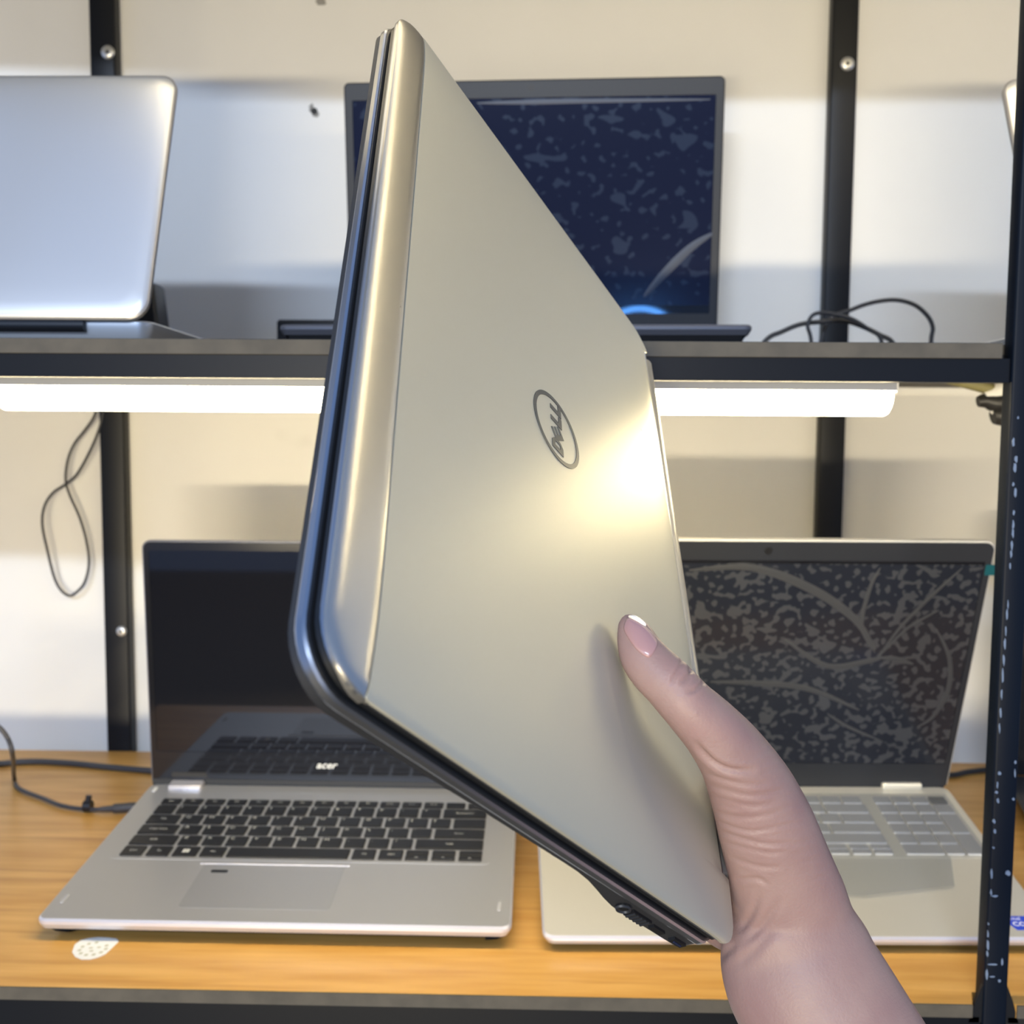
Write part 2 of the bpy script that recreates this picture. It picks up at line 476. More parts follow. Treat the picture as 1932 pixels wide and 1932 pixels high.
# ---- tube lamps
def tube_lamp(name, x0, x1, y, ztop, label, glow='lamp_glow'):
    root = empty(name, ((x0 + x1) / 2, y, ztop))
    tag(root, label, 'lamp', 'tube lamps of the rack')
    cx = (x0 + x1) / 2
    prof = [(-0.0130, -0.0006), (-0.0110, 0.0), (0.0110, 0.0), (0.0130, -0.0006), (0.0136, -0.0052), (-0.0136, -0.0052)]
    MB().loft([[(x - cx, a, b) for a, b in prof] for x in (x0, x1)]).build('housing', 'lamp_housing', root, angle=20)
    # diffuser: a U shaped trough with rounded ends
    def sect(x, k):
        return [(x - cx, 0.0128 * k * math.cos(a), -0.0053 - 0.0150 * k * (math.sin(a) ** 0.8 if math.sin(a) > 0 else 0)) for a in [math.pi * i / 14 for i in range(15)]]
    rings = [sect(x0 + 0.0005, 0.80), sect(x0 + 0.0016, 0.93), sect(x0 + 0.0035, 1.0), sect(x1 - 0.0035, 1.0), sect(x1 - 0.0016, 0.93), sect(x1 - 0.0005, 0.80)]
    MB().loft(rings).build('diffuser', glow, root, angle=60)
    for xe, s in ((x0, -1), (x1, 1)):
        MB().box(xe - cx - 0.0006 + s * 0.0006, -0.0130, -0.0062, xe - cx + 0.0006 + s * 0.0006, 0.0130, -0.0004).build('end_cap', 'lamp_cap', root, smooth=False)
    return root
tube_lamp('tube_lamp', -0.3320, 0.2150, YF + 0.029, CZ + 0.0266, 'lit warm white tube lamp under the upper shelf', 'lamp_glow_near')
tube_lamp('tube_lamp', -0.3320, 0.2150, YF + 0.029, ZT - 0.0090 - 0.0140, 'warm white tube lamp under the top shelf, above the picture', 'lamp_glow_dim')

tube_lamp('tube_lamp', 0.3200, 0.8670, YF + 0.029, CZ + 0.0266, 'warm white tube lamp of the next bay, right of the chipped post', 'lamp_glow_dim')
tube_lamp('tube_lamp', 0.2230, 0.7700, YF + 0.029, ZT - 0.0090 - 0.0140, 'warm white top tube lamp of the next bay, above the picture', 'lamp_glow_mid')

# ================================================================== THE HELD LAPTOP
HR = Matrix(((-0.03634, -0.54048, 0.84057), (0.71772, -0.59941, -0.35439), (0.69539, 0.59041, 0.40970)))
SC = 0.9564
HT = Vector((0.07669, 0.3737, -0.18977)) * SC + ORG
def HL(u, w, n): return HR @ Vector((u, w, n)) + HT
HW, HS, HD = 0.329, 0.203, 0.2192          # width, seam, depth
held = bpy.data.objects.new('laptop', None); COL.objects.link(held)
held.empty_display_size = 0.02
hm = HR.to_4x4(); hm.translation = HT; held.matrix_world = hm
tag(held, 'closed silver laptop held up on edge by a hand', 'laptop')

def crown(u):
    """slight roll-off of the lid towards its two short edges"""
    e = min(u, HW - u); k = max(0.0, 1 - e / 0.038)
    return -0.0019 * k ** 2.5
def grid_panel(us, ws, nf, th, name, material):
    """plate following nf(u, w), thickness th, from a grid of (u, w)"""
    mb = MB(); nu, nw = len(us), len(ws[0])
    top = []; bot = []
    for i in range(nu):
        for j in range(nw):
            u, w = us[i][j] if isinstance(us[i], (list, tuple)) else us[i], ws[i][j]
            n = nf(u, w); top.append((u, w, n)); bot.append((u, w, n - th))
    N = nu * nw; fs = []
    for i in range(nu - 1):
        for j in range(nw - 1):
            a = i * nw + j; b = a + nw
            fs.append((a, b, b + 1, a + 1)); fs.append((N + a, N + a + 1, N + b + 1, N + b))
    rim = [i * nw for i in range(nu)] + [(nu - 1) * nw + j for j in range(1, nw)] + [i * nw + nw - 1 for i in range(nu - 2, -1, -1)] + [j for j in range(nw - 2, 0, -1)]
    for k in range(len(rim)):
        a, b = rim[k], rim[(k + 1) % len(rim)]
        fs.append((b, a, N + a, N + b))
    mb.add(top + bot, fs)
    return mb.build(name, material, held, angle=30)

# front corner shape: w limit of the plan at a given u
RF = 0.017
def w_front(u):
    e = min(u, HW - u)
    if e >= RF: return HD
    d = RF - max(e, 0)
    return HD - RF + math.sqrt(max(RF * RF - d * d, 0))
RR = 0.009
N0, N1 = 0.0245, 0.3155
def w_rear(u):
    e = min(u, HW - u)
    base = 0.0 if e >= RR else RR - math.sqrt(max(RR * RR - (RR - e) ** 2, 0))
    if N0 < u < N1: return 0.0055
    return base
us = [0.0, 0.0004, 0.0012, 0.0028, 0.005, 0.0075, 0.0105, 0.014, 0.018, 0.0215, N0, N0 + 0.0006, 0.029, 0.034, 0.05]
us = us + [0.07 + i * 0.0189 for i in range(11)] + [HW - x for x in us[::-1]]
us = sorted(set(round(x, 5) for x in us))
seam_w = lambda u: HS - 0.0 * u
def pw(u):
    a, b = w_rear(u), min(HS - 0.00025, w_front(u) - 0.0002)
    return [a + (b - a) * t for t in (0, 0.02, 0.05, 0.12, 0.3, 0.5, 0.7, 0.88, 1.0)]
def lid_n(u, w):
    e = min(u, HW - u)
    k = max(0.0, 1 - e / 0.0014); rim = -0.0005 * k ** 2
    q = max(0.0, 1 - (w - w_rear(u)) / 0.010)
    return crown(u) + rim - 0.0008 * q ** 2
grid_panel(us, [pw(u) for u in us], lid_n, 0.0009, 'lid_panel', 'lid_alu')
# rounded strip along the front edge of the lid
def strip_w(u):
    b = w_front(u)
    a = min(HS, b - 0.0012)
    return [a + (b - a) * t for t in (0, 0.05, 0.2, 0.4, 0.58, 0.74, 0.86, 0.94, 0.985, 1.0)]
def strip_n(u, w):
    b = w_front(u); a = min(HS, b - 0.0012)
    t = (w - a) / max(b - a, 1e-6)
    e = min(u, HW - u); k = max(0.0, 1 - e / 0.004)
    edge = -0.0007 * t ** 2.5 - (0.0007 * max(0, (t - 0.80) / 0.20) ** 2)
    lip = -0.0003 * max(0.0, 1 - t / 0.05)
    return crown(u) * 0.9 + edge * (1 - 0.0 * k) - 0.0011 * k ** 2 + lip
us2 = sorted(set([0.0, 0.0003, 0.0009, 0.0018, 0.003, 0.0045, 0.006, 0.008, 0.010, 0.0125, 0.015, 0.018, 0.024] + [0.04 + i * 0.0249 for i in range(11)] + [HW - x for x in (0.0, 0.0003, 0.0009, 0.0018, 0.003, 0.0045, 0.006, 0.008, 0.010, 0.0125, 0.015, 0.018, 0.024)]))
strip = grid_panel(us2, [strip_w(u) for u in us2], strip_n, 0.0010, 'lid_trim', 'trim_alu')
strip['label'] = 'worn polished metal strip along the front of the lid'

def plan(off=0.0, rear=0.0, n=8):
    """outline of the closed laptop, inset by off"""
    return [(x, y) for x, y in rrect(off, rear + off, HW - off, HD - off, 0, n, rs=(max(RR - off, 0.002), max(RR - off, 0.002), max(RF - off, 0.003), max(RF - off, 0.003)))]
def ring(off, n, rear=0.0, dn=None):
    return [(x, y, n + (dn(x, y) if dn else 0)) for x, y in plan(off, rear)]
# lid side rim: lighter metal wall under the panel
def front_drop(x, y):
    t = max(0.0, (y - (HD - 0.020)) / 0.020)
    e = min(x, HW - x)
    return crown(x) * 0.9 - 0.0008 * t ** 2
MB().loft([ring(0.0030, -0.0010, 0.002, front_drop), ring(0.0002, -0.0009, 0.002, front_drop), ring(0.0000, -0.0016, 0.002, front_drop), ring(0.0001, -0.0040, 0.002), ring(0.0006, -0.0044, 0.002), ring(0.006, -0.0045, 0.002)]).build('lid_rim', 'chrome_edge', held, angle=25)
# black screen frame inside the lid
MB().loft([ring(0.0012, -0.0043, 0.003), ring(0.0010, -0.0064, 0.003), ring(0.0020, -0.0070, 0.003)]).build('screen_frame', 'gap_black', held)
# keyboard deck of the base
MB().loft([ring(0.0010, -0.0120, 0.004), ring(0.0008, -0.0080, 0.004), ring(0.0020, -0.0074, 0.004)]).build('deck', 'gap_black', held)
# metal band around the base
MB().loft([ring(0.0004, -0.0121, 0.0045), ring(0.0000, -0.0113, 0.0045), ring(0.0000, -0.0094, 0.0045), ring(0.0006, -0.0087, 0.0045)]).build('base_band', 'chrome_edge', held, angle=25)
# base shell with the thicker battery and port end
def bulge(w):
    pr = [(0.0, -0.0165), (0.006, -0.0192), (0.016, -0.0196), (0.041, -0.0197), (0.058, -0.0197), (0.066, -0.0184), (0.0755, -0.0163), (0.084, -0.0147), (0.092, -0.0143), (0.14, -0.0147), (0.20, -0.0158), (HD, -0.0150)]
    return float(np.interp(w, [a for a, b in pr], [b for a, b in pr]))
def shell_plan(off):
    pts = []
    raw = plan(off, 0.0045, 8)
    n = len(raw)
    for i in range(n):
        a, b = Vector(raw[i]), Vector(raw[(i + 1) % n])
        k = max(1, int((b - a).length / 0.0075))
        for t in range(k): pts.append(tuple(a + (b - a) * (t / k)))
    return pts
SP = shell_plan(0.0006); SP2 = shell_plan(0.0)
rings = [[(x, y, -0.0121) for x, y in SP], [(x, y, -0.0125) for x, y in SP], [(x, y, bulge(y) + 0.0008) for x, y in SP]]
def sc_in(pts, s, n):
    cx, cy = HW / 2, HD / 2
    return [(cx + (x - cx) * s, y if False else cy + (y - cy) * s, n(cy + (y - cy) * s)) for x, y in pts]
rings.append(sc_in(SP, 0.992, lambda w: bulge(w) + 0.0001))
for s_ in (0.97, 0.9, 0.8, 0.65, 0.5, 0.35, 0.2, 0.08): rings.append(sc_in(SP, s_, bulge))
base = MB().loft([r[::-1] for r in rings]).build('base_shell', 'base_black', held, angle=30)
# ports on the short side
pp = MB()
def port_box(w0, w1, n0, n1, d=0.0022):
    return MB().box(-0.0004, w0, n0, d, w1, n1)
port_box(0.0400, 0.0525, -0.0182, -0.0142).build('port', 'port_black', held, smooth=False)
for k in range(5):
    MB().box(-0.0009, 0.0412 + k * 0.0024, -0.0180, 0.0006, 0.0420 + k * 0.0024, -0.0144).build('vent_rib', 'base_black', held, smooth=False)
port_box(0.0290, 0.0370, -0.0172, -0.0150).build('port', 'port_black', held, smooth=False)
port_box(0.0140, 0.0225, -0.0172, -0.0146).build('port', 'port_black', held, smooth=False)
MB().box(-0.0007, 0.0155, -0.0163, 0.0006, 0.0208, -0.0157).build('port_tongue', 'tongue_blue', held, smooth=False)
mb = MB()
mb.loft([[(-0.0004 - (0.0006 if q == 1 else 0), 0.0572 + rr * math.cos(2 * math.pi * k / 20), -0.0156 + 0.72 * rr * math.sin(2 * math.pi * k / 20)) for k in range(20)] for q, rr in ((0, 0.0034), (1, 0.0031), (1, 0.0027), (0, 0.0024))], cap0=False, cap1=False)
mb.build('power_jack', 'base_black', held)
MB().cyl((-0.0006, 0.0572, -0.0156), (0.0006, 0.0572, -0.0156), 0.0012, 12).build('power_jack', 'port_black', held)
# hinge barrel in the notch of the lid
def barrel(u0, u1, r, w, n, name, m):
    mb = MB(); seg = 20
    mb.loft([[(u, w + rr * math.cos(2 * math.pi * k / seg), n + rr * math.sin(2 * math.pi * k / seg)) for k in range(seg)] for u, rr in ((u0, r - 0.0006), (u0 + 0.0006, r), (u1 - 0.0006, r), (u1, r - 0.0006))])
    return mb.build(name, m, held)
barrel(N0 + 0.0022, N1 - 0.0022, 0.0054, -0.0020, -0.0066, 'hinge_barrel', 'hinge_alu')
MB().box(N0 - 0.001, 0.0040, -0.0072, N1 + 0.001, 0.0085, -0.0031).build('hinge_gap', 'gap_black', held, smooth=False)
# round emblem with four letters
LC = (0.1650, 0.1098)
def ring_flat(r0, r1, z, n=64, name='emblem_ring', m='logo_grey'):
    mb = MB()
    prof = [(r0, z), (r0, z + 0.00025), (r1, z + 0.00025), (r1, z)]
    mb.loft([[(LC[0] + q * math.cos(2 * math.pi * k / n), LC[1] + q * math.sin(2 * math.pi * k / n), zz) for k in range(n)] for q, zz in prof], closed=True)
    return mb.build(name, m, held)
ring_flat(0.0166, 0.0147, -0.00002)
def letters():
    mb = MB(); z0, z1 = -0.00002, 0.00022
    def poly(pts):
        n = len(pts)
        mb.add([(x, y, z0) for x, y in pts] + [(x, y, z1) for x, y in pts], [tuple(range(n, 2 * n))] + [(k, (k + 1) % n, n + (k + 1) % n, n + k) for k in range(n)])
    H = 0.0080; b = 0.1058; x = 0.1530
    def Q(pts, ox=0.0, rot=0.0, ctr=(0, 0)):
        out = []
        for a, c in pts:
            dx, dy = a - ctr[0], c - ctr[1]
            out.append((x + ox + ctr[0] + dx * math.cos(rot) - dy * math.sin(rot), b + ctr[1] + dx * math.sin(rot) + dy * math.cos(rot)))
        return out
    W = 0.0064; t = 0.0023
    # D built of a stem and a bow split in quads
    poly(Q([(0, 0), (t, 0), (t, H), (0, H)]))
    bow = [(t, 0), (W * 0.62, 0), (W * 0.9, H * 0.2), (W, H * 0.5), (W * 0.9, H * 0.8), (W * 0.62, H), (t, H)]
    inn = [(t, t * 0.9), (W * 0.55, t * 0.9), (W * 0.68, H * 0.3), (W * 0.72, H * 0.5), (W * 0.68, H * 0.7), (W * 0.55, H - t * 0.9), (t, H - t * 0.9)]
    for k in range(len(bow) - 1):
        poly(Q([bow[k], bow[k + 1], inn[k + 1], inn[k]]))
    # tilted E
    ctr = (0.0031, H / 2); rot = R_(38); ox = 0.0066
    poly(Q([(0, 0), (t, 0), (t, H * 0.9), (0, H * 0.9)], ox, rot, ctr))
    for yy in (0.0, 0.36, 0.72):
        poly(Q([(t, H * yy), (0.0060, H * yy), (0.0060, H * (yy + 0.19)), (t, H * (yy + 0.19))], ox, rot, ctr))
    # two L
    for ox in (0.0146, 0.0208):
        poly(Q([(0, 0), (t, 0), (t, H), (0, H)], ox))
        poly(Q([(t, 0), (0.0055, 0), (0.0055, t), (t, t)], ox))
    return mb.build('emblem_letters', 'logo_grey', held, smooth=False)
letters()
# scratches / dents
for u, w, r in ((0.236, 0.0255, 0.0008), (0.012, 0.2195, 0.0)):
    if r: MB().cyl((u, w, -0.0001), (u, w, 0.0001), r, 10).build('paint_chip', 'white_plastic', held)
# bare patch at the worn front corner
mb = MB()
pts = [(0.012 + 0.0055 * math.cos(a), -0.0026 + 0.0011 * math.sin(a)) for a in [2 * math.pi * k / 16 for k in range(16)]]

# ================================================================== LAPTOPS ON THE SHELVES
KEYM = {}
def key_mesh(w, d, hgt, m):
    k = (round(w, 4), round(d, 4), round(hgt, 4), m)
    if k not in KEYM:
        mb = MB(); r = 0.0012
        a = rrect(0, 0, w, d, r, 2); b = inset(a, 0.0006)
        mb.loft([[(x, y, 0) for x, y in a], [(x, y, hgt * 0.75) for x, y in a], [(x, y, hgt) for x, y in b]])
        me = bpy.data.meshes.new('key'); me.from_pydata(mb.v, [], mb.f); me.update()
        me.materials.append(MATS[m]); KEYM[k] = me
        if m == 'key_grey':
            me.materials.append(MATS['key_front_glint'])  # front faces coloured lighter to stand in for a glint
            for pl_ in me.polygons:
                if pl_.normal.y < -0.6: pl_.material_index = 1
    return KEYM[k]
def key(parent, x, y, w, d, hgt, m, z=0.0):
    o = bpy.data.objects.new('key', key_mesh(w, d, hgt, m)); COL.objects.link(o)
    o.parent = parent; o.location = (x, y, z)
    return o

class Lap:
    """open laptop; x0, y0 = left front corner of the deck, zs = shelf, z0 = deck height at the front edge"""
    def __init__(s, name, label, x0, y0, zs, z0, yaw, W, D, tilt, la, H, group=None):
        s.W, s.D, s.H = W, D, H
        s.root = empty(name, (x0, y0, zs), yaw); tag(s.root, label, 'laptop', group)
        s.dz = z0 - zs; s.tilt = tilt; s.la = la
        s.zs = zs
    def deck_z(s, y): return s.dz + math.sin(s.tilt) * y / math.cos(s.tilt)
    def base(s, m_edge, m_deck, r=0.008, lip=0.0045, under='rubber_dark', belly=None, foot=0.0022, inx=0.010):
        T = math.tan(s.tilt); ct = math.cos(s.tilt); W, D = s.W, s.D
        o = rrect(0, 0, W, D * ct, r, 4)
        def rg(off, fz): return [(x, y, fz(y)) for x, y in inset(o, off)] if off else [(x, y, fz(y)) for x, y in o]
        top = lambda y: s.dz + T * y
        # upper shell
        s.shell = MB().loft([rg(0.0025, lambda y: top(y) - lip - 0.0012), rg(0.0, lambda y: top(y) - lip * 0.55), rg(0.0, lambda y: top(y) - 0.0014), rg(0.0012, lambda y: top(y) - 0.0002)]).build('base_shell', m_edge, s.root, angle=25)
        # deck plate
        MB().loft([rg(0.0014, lambda y: top(y) - 0.0008), rg(0.0014, lambda y: top(y))]).build('deck', m_deck, s.root, smooth=False)
        # bottom case down to the feet
        MB().loft([rg(inx + 0.008, lambda y: foot), rg(inx, lambda y: foot + 0.15 * (top(y) - lip - foot)), rg(0.0035, lambda y: top(y) - lip - 0.0010)]).build('bottom_case', under, s.root)
        for fx in (0.12, 0.88):
            for fy in (0.14, 0.86):
                MB().cyl((W * fx, D * fy, 0), (W * fx, D * fy, foot + 0.0006), 0.006, 12).build('foot', 'rubber_dark', s.root)
    def deck_part(s, mb, name, m, **kw):
        o = mb.build(name, m, s.root, **kw)
        o.location = (0, 0, s.dz); o.rotation_euler = (s.tilt, 0, 0)
        return o
    def lid_frame(s):
        e = (s.root)
        return s
    def lid_part(s, mb, name, m, parent=None, **kw):
        o = mb.build(name, m, s.root if parent is None else parent, **kw)
        if parent is None:
            o.location = (0, s.D * math.cos(s.tilt), s.dz + s.D * math.sin(s.tilt)); o.rotation_euler = (math.pi - s.la, 0, 0)
        return o
    def lid(s, m_shell, m_bezel, m_screen, scr, r=0.008, th=0.0055, y0=0.0):
        W, H = s.W, s.H
        a = rrect(0, y0, W, H, r, 5, rs=(0.003, 0.003, r, r))
        MB_ = MB()
        i1 = inset(a, 0.0012)
        MB_.loft([[(x, y, -th) for x, y in inset(a, 0.0022)], [(x, y, -th + 0.0016) for x, y in a], [(x, y, -0.0006) for x, y in a], [(x, y, 0.0) for x, y in i1]])
        s.lid_part(MB_, 'lid_shell', m_shell, angle=25)
        # bezel frame with an opening for the screen
        x0, yb, x1, yt = scr
        n = 5
        out = inset(a, 0.0013); inn = rrect(x0, yb, x1, yt, 0.0006, 5)
        fr = MB()
        fr.loft([[(x, y, 0.0001) for x, y in out], [(x, y, 0.0012) for x, y in inset(out, 0.0003)], [(x, y, 0.0012) for x, y in inn], [(x, y, 0.0003) for x, y in inn]], cap0=False, cap1=False)
        s.lid_part(fr, 'bezel', m_bezel, angle=25)
        sm = MB(); sm.prism(rrect(x0 - 0.0005, yb - 0.0005, x1 + 0.0005, yt + 0.0005, 0.0005, 1), 0.0001, 0.0006)
        s.lid_part(sm, 'screen', m_screen, smooth=False)

# ---------- silver laptop with a black keyboard, lower left
A = Lap('laptop', 'open silver laptop with black keys on the wood board, left of the held laptop',
        -0.3351, 0.6830, ZL, CZ - 0.3354, R_(-0.12), 0.3218, 0.2189, R_(4.84), R_(87.02), 0.2165)
A.base('silver_edge', 'silver_deck', r=0.007, lip=0.0065)
A.lid('dark_deck', 'bezel_black', 'screen_gloss', (0.006, 0.030, 0.3158, 0.2080), r=0.007)
tray = MB()
tray.prism(rrect(0.0165, 0.0845, 0.3030, 0.1915, 0.004, 3), -0.0004, 0.00025)
kb = A.deck_part(tray, 'keyboard', 'silver_deck', smooth=False)
KD, KP, KY = 0.0152, 0.0178, 0.0880
lg = MB()
def row(i, spans, txt=None, d=KD):
    y = KY + i * KP
    for k, (a, b) in enumerate(spans):
        key(kb, a, y, b - a, d, 0.0013, 'key_black', 0.0002)
        if txt and k < len(txt) and txt[k]:
            s_ = txt[k]
            if len(s_) == 1: put_text(lg, s_, a + 0.0022, y + d - 0.0056, 0.0036, 0.00158)
            else: put_text(lg, s_, (a + b) / 2, y + d * 0.42, 0.0024, 0.00158, center=True)
row(0, [(.0225, .0392), (.0422, .0594), (.0622, .0806), (.0830, .1011), (.1035, .1959), (.1987, .2160), (.2189, .2368)], ['Ctrl', 'Fn', None, 'Alt', None, 'Alt', 'Ctrl'])
for a, b in ((.2391, .2562), (.2591, .2767), (.2796, .2970)):
    key(kb, a, KY, b - a, 0.0070, 0.0013, 'key_black', 0.0002); key(kb, a, KY + 0.0080, b - a, 0.0072, 0.0013, 'key_black', 0.0002)
for k, t_ in enumerate(('<', '^', '>')): put_text(lg, t_, 0.2475 + k * 0.0202, KY + 0.0016, 0.0034, 0.00158, center=True)
# window symbol on the third key
for i in range(2):
    for j in range(2):
        x = 0.0688 + i * 0.0027; y = KY + 0.0050 + j * 0.0027
        lg.add([(x, y, 0.00158), (x + .0024, y, 0.00158), (x + .0024, y + .0024, 0.00158), (x, y + .0024, 0.00158)], [(0, 1, 2, 3)])
def seq(x, n, p=0.0184, w=0.0158): return [(x + i * p, x + i * p + w) for i in range(n)]
row(1, [(.0225, .0580)] + seq(.0607, 10) + [(.2447, .2970)], ['Shift', *'ZXCVBNM,./', 'Shift'])
row(2, [(.0225, .0526)] + seq(.0553, 11) + [(.2577, .2970)], ['Caps Lock', *"ASDFGHJKL;'", 'Enter'])
row(3, [(.0225, .0478)] + seq(.0505, 12) + [(.2713, .2970)], ['Tab', *'QWERTYUIOP[]', None])
row(4, seq(.0225, 13) + [(.2617, .2970)], [*'`1234567890-=', 'Backspace'])
row(5, seq(.0225, 15, 0.01847, 0.0160), ['Esc'] + ['F%d' % k for k in range(1, 13)] + [None, 'Del'], 0.0098)
o = lg.build('key_legends', 'legend_white', kb, smooth=False); o['kind'] = 'stuff'
tp = MB(); tp.prism(rrect(0.0908, 0.0178, 0.1964, 0.0785, 0.003, 3), -0.0006, 0.0001)
tpo = A.deck_part(tp, 'touchpad', 'touchpad', smooth=False)
ed = MB().tube([(0.0915, 0.0790, 0.0), (0.0960, 0.0790, 0.0), (0.1910, 0.0790, 0.0), (0.1957, 0.0790, 0.0)], 0.0006, 8, 3)
ed.build('touchpad_rim', 'silver_edge', tpo)
fp = MB(); fp.prism(rrect(0.0989, 0.0660, 0.1113, 0.0698, 0.0012, 3), 0.0, 0.0004); fp.build('fingerprint_reader', 'bezel_dark', tpo)
# rubber stops near the front corners, hinge blocks, word on the bezel
for x in (0.0075, 0.3115):
    q = MB(); q.prism(rrect(x, 0.0210, x + 0.0022, 0.0320, 0.0008, 2), -0.0002, 0.0005); A.deck_part(q, 'rubber_stop', 'grey_plastic')
q = MB(); q.prism(rrect(0.0060, 0.2020, 0.0090, 0.2110, 0.0008, 2), -0.0002, 0.0005); A.deck_part(q, 'rubber_stop', 'white_plastic')
for x in (0.0185, 0.2745):
    q = MB(); q.prism(rrect(x, 0.2060, x + 0.029, 0.2185, 0.002, 3), -0.001, 0.0040, 0.001); A.deck_part(q, 'hinge_block', 'silver_edge')
    q = MB(); q.prism(rrect(x, 0.0070, x + 0.031, 0.0112, 0.001, 2), 0.0010, 0.0014); A.lid_part(q, 'hinge_slot', 'port_black')
q = MB(); put_text(q, 'acer', 0.1460, 0.0166, 0.0062, 0.00128, sx=1.12, shear=0.35, bold=True); A.lid_part(q, 'bezel_word', 'legend_white', smooth=False)
q = MB(); q.prism(rrect(0.0015, -0.0010, 0.3203, 0.0052, 0.001, 2), -0.0045, 0.0016); A.lid_part(q, 'hinge_cover', 'bezel_dark')

# ---------- grey laptop with a bubbled film, lower right
B = Lap('laptop', 'open warm grey laptop with bubbled screen film, lower shelf behind the hand',
        0.0076, 0.6794, ZL, CZ - 0.3396, R_(1.70), 0.3468, 0.1921, R_(11.44), R_(71.88), 0.2265)
B.base('silver_edge', 'warm_alu', r=0.008, lip=0.0055)
B.lid('warm_alu', 'bezel_dark', 'bezel_black', (0.0065, 0.0235, 0.3405, 0.2098), r=0.008, th=0.0060)
q = MB(); q.prism(rrect(0.0075, 0.0240, 0.3400, 0.2070, 0.0006, 1), 0.0007, 0.0011)
film = B.lid_part(q, 'screen_film', 'film_grey', smooth=False)
film['label'] = 'loose protective film with trapped air bubbles'
def lid_px(L, u, v):
    """point of a lid plane seen at a pixel, in lid coordinates"""
    yaw = L.root.rotation_euler.z
    ex = Vector((math.cos(yaw), math.sin(yaw), 0)); ef = Vector((-math.sin(yaw), math.cos(yaw), 0)); ez = Vector((0, 0, 1))
    el = -ef * math.cos(L.la) + ez * math.sin(L.la)
    o = Vector(L.root.location) + ez * (L.dz + L.D * math.sin(L.tilt)) + ef * L.D * math.cos(L.tilt)
    n = ex.cross(el); r = ray(u, v); p = ORG + r * ((o - ORG).dot(n) / r.dot(n)) - o
    return (p.dot(ex), p.dot(el))
def crease(L, parent, pix, w):
    """raised fold of the film: a tapering ridge"""
    P = [Vector((*lid_px(L, u, v), 0)) for u, v in pix]
    P = smooth_path(P, 6); m = len(P); mb = MB(); rings = []
    for i, p in enumerate(P):
        t = (P[min(i + 1, m - 1)] - P[max(i - 1, 0)]).normalized(); sd = Vector((-t.y, t.x, 0))
        k = w * (0.15 + 0.85 * math.sin(math.pi * (i + 0.5) / m) ** 0.7)
        rings.append([p - sd * k + Vector((0, 0, 0.0010)), p - sd * k * 0.3 + Vector((0, 0, 0.0011 + 0.06 * k)), p + sd * k * 0.3 + Vector((0, 0, 0.0011 + 0.06 * k)), p + sd * k + Vector((0, 0, 0.0010))])
    mb.loft(rings, cap0=True, cap1=True)
    return mb.build('film_fold', 'film_fold', parent)
mat('film_fold', (0.048, 0.049, 0.051), 0.42, spec=0.35)
for pix, w in (([(1300, 1075), (1420, 1070), (1530, 1110), (1610, 1165), (1650, 1225)], 0.0045),
               ([(1655, 1240), (1700, 1180), (1760, 1120), (1815, 1070)], 0.0022),
               ([(1660, 1235), (1710, 1185), (1770, 1150)], 0.0020),
               ([(1650, 1230), (1625, 1180), (1640, 1110), (1660, 1070)], 0.0024),
               ([(1660, 1240), (1690, 1242), (1722, 1252)], 0.0030),
               ([(1480, 1205), (1560, 1255), (1640, 1245), (1665, 1238)], 0.0034),
               ([(1340, 1285), (1440, 1288), (1530, 1300), (1620, 1338)], 0.0034),
               ([(1560, 1345), (1600, 1370), (1665, 1398)], 0.0020),
               ([(1765, 1185), (1790, 1240), (1788, 1300), (1760, 1350), (1730, 1370)], 0.0028)):
    crease(B, film, pix, w)
q = MB(); q.cyl((0.1734, 0.2180, 0.0010), (0.1734, 0.2180, 0.0015), 0.0030, 18); B.lid_part(q, 'webcam', 'port_black')
q = MB(); q.prism(rrect(0.3412, 0.1985, 0.3498, 0.2075, 0.0008, 2), 0.0012, 0.0016); B.lid_part(q, 'corner_sticker', 'teal_sticker')
q = MB(); q.prism(rrect(0.0030, -0.0010, 0.3438, 0.0060, 0.001, 2), -0.0052, 0.0009); B.lid_part(q, 'hinge_cover', 'bezel_dark')
# keyboard with number pad
tray = MB(); tray.prism(rrect(0.0080, 0.0900, 0.3405, 0.1775, 0.003, 3), -0.0003, 0.0002)
kb2 = B.deck_part(tray, 'keyboard', 'warm_alu', smooth=False)
KY2, KP2, KD2, kh = 0.0935, 0.0141, 0.0118, 0.0016
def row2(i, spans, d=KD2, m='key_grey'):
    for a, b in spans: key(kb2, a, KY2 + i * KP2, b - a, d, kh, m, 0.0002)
def seq2(x, n, p=0.0171, w=0.0150): return [(x + i * p, x + i * p + w) for i in range(n)]
NP = [(0.2770, 0.2905), (0.2923, 0.3058), (0.3076, 0.3211)]
LASTC = (0.3229, 0.3364)
row2(0, [(.0115, .0265), (.0290, .0420), (.0445, .0575), (.0600, .0750), (.0775, .1660), (.1685, .1840), (.1865, .2010), (.2035, .2185)])
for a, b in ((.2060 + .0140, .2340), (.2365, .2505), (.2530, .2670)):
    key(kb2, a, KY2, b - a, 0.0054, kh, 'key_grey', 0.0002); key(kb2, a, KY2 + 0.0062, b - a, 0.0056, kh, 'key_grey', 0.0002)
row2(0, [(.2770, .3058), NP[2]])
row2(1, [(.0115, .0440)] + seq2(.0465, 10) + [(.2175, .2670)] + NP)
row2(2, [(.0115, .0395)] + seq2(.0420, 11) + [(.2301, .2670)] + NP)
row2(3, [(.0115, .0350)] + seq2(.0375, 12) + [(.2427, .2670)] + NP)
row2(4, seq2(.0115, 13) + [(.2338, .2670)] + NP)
row2(5, seq2(.0115, 15, 0.0171, 0.0150) + NP, 0.0096)
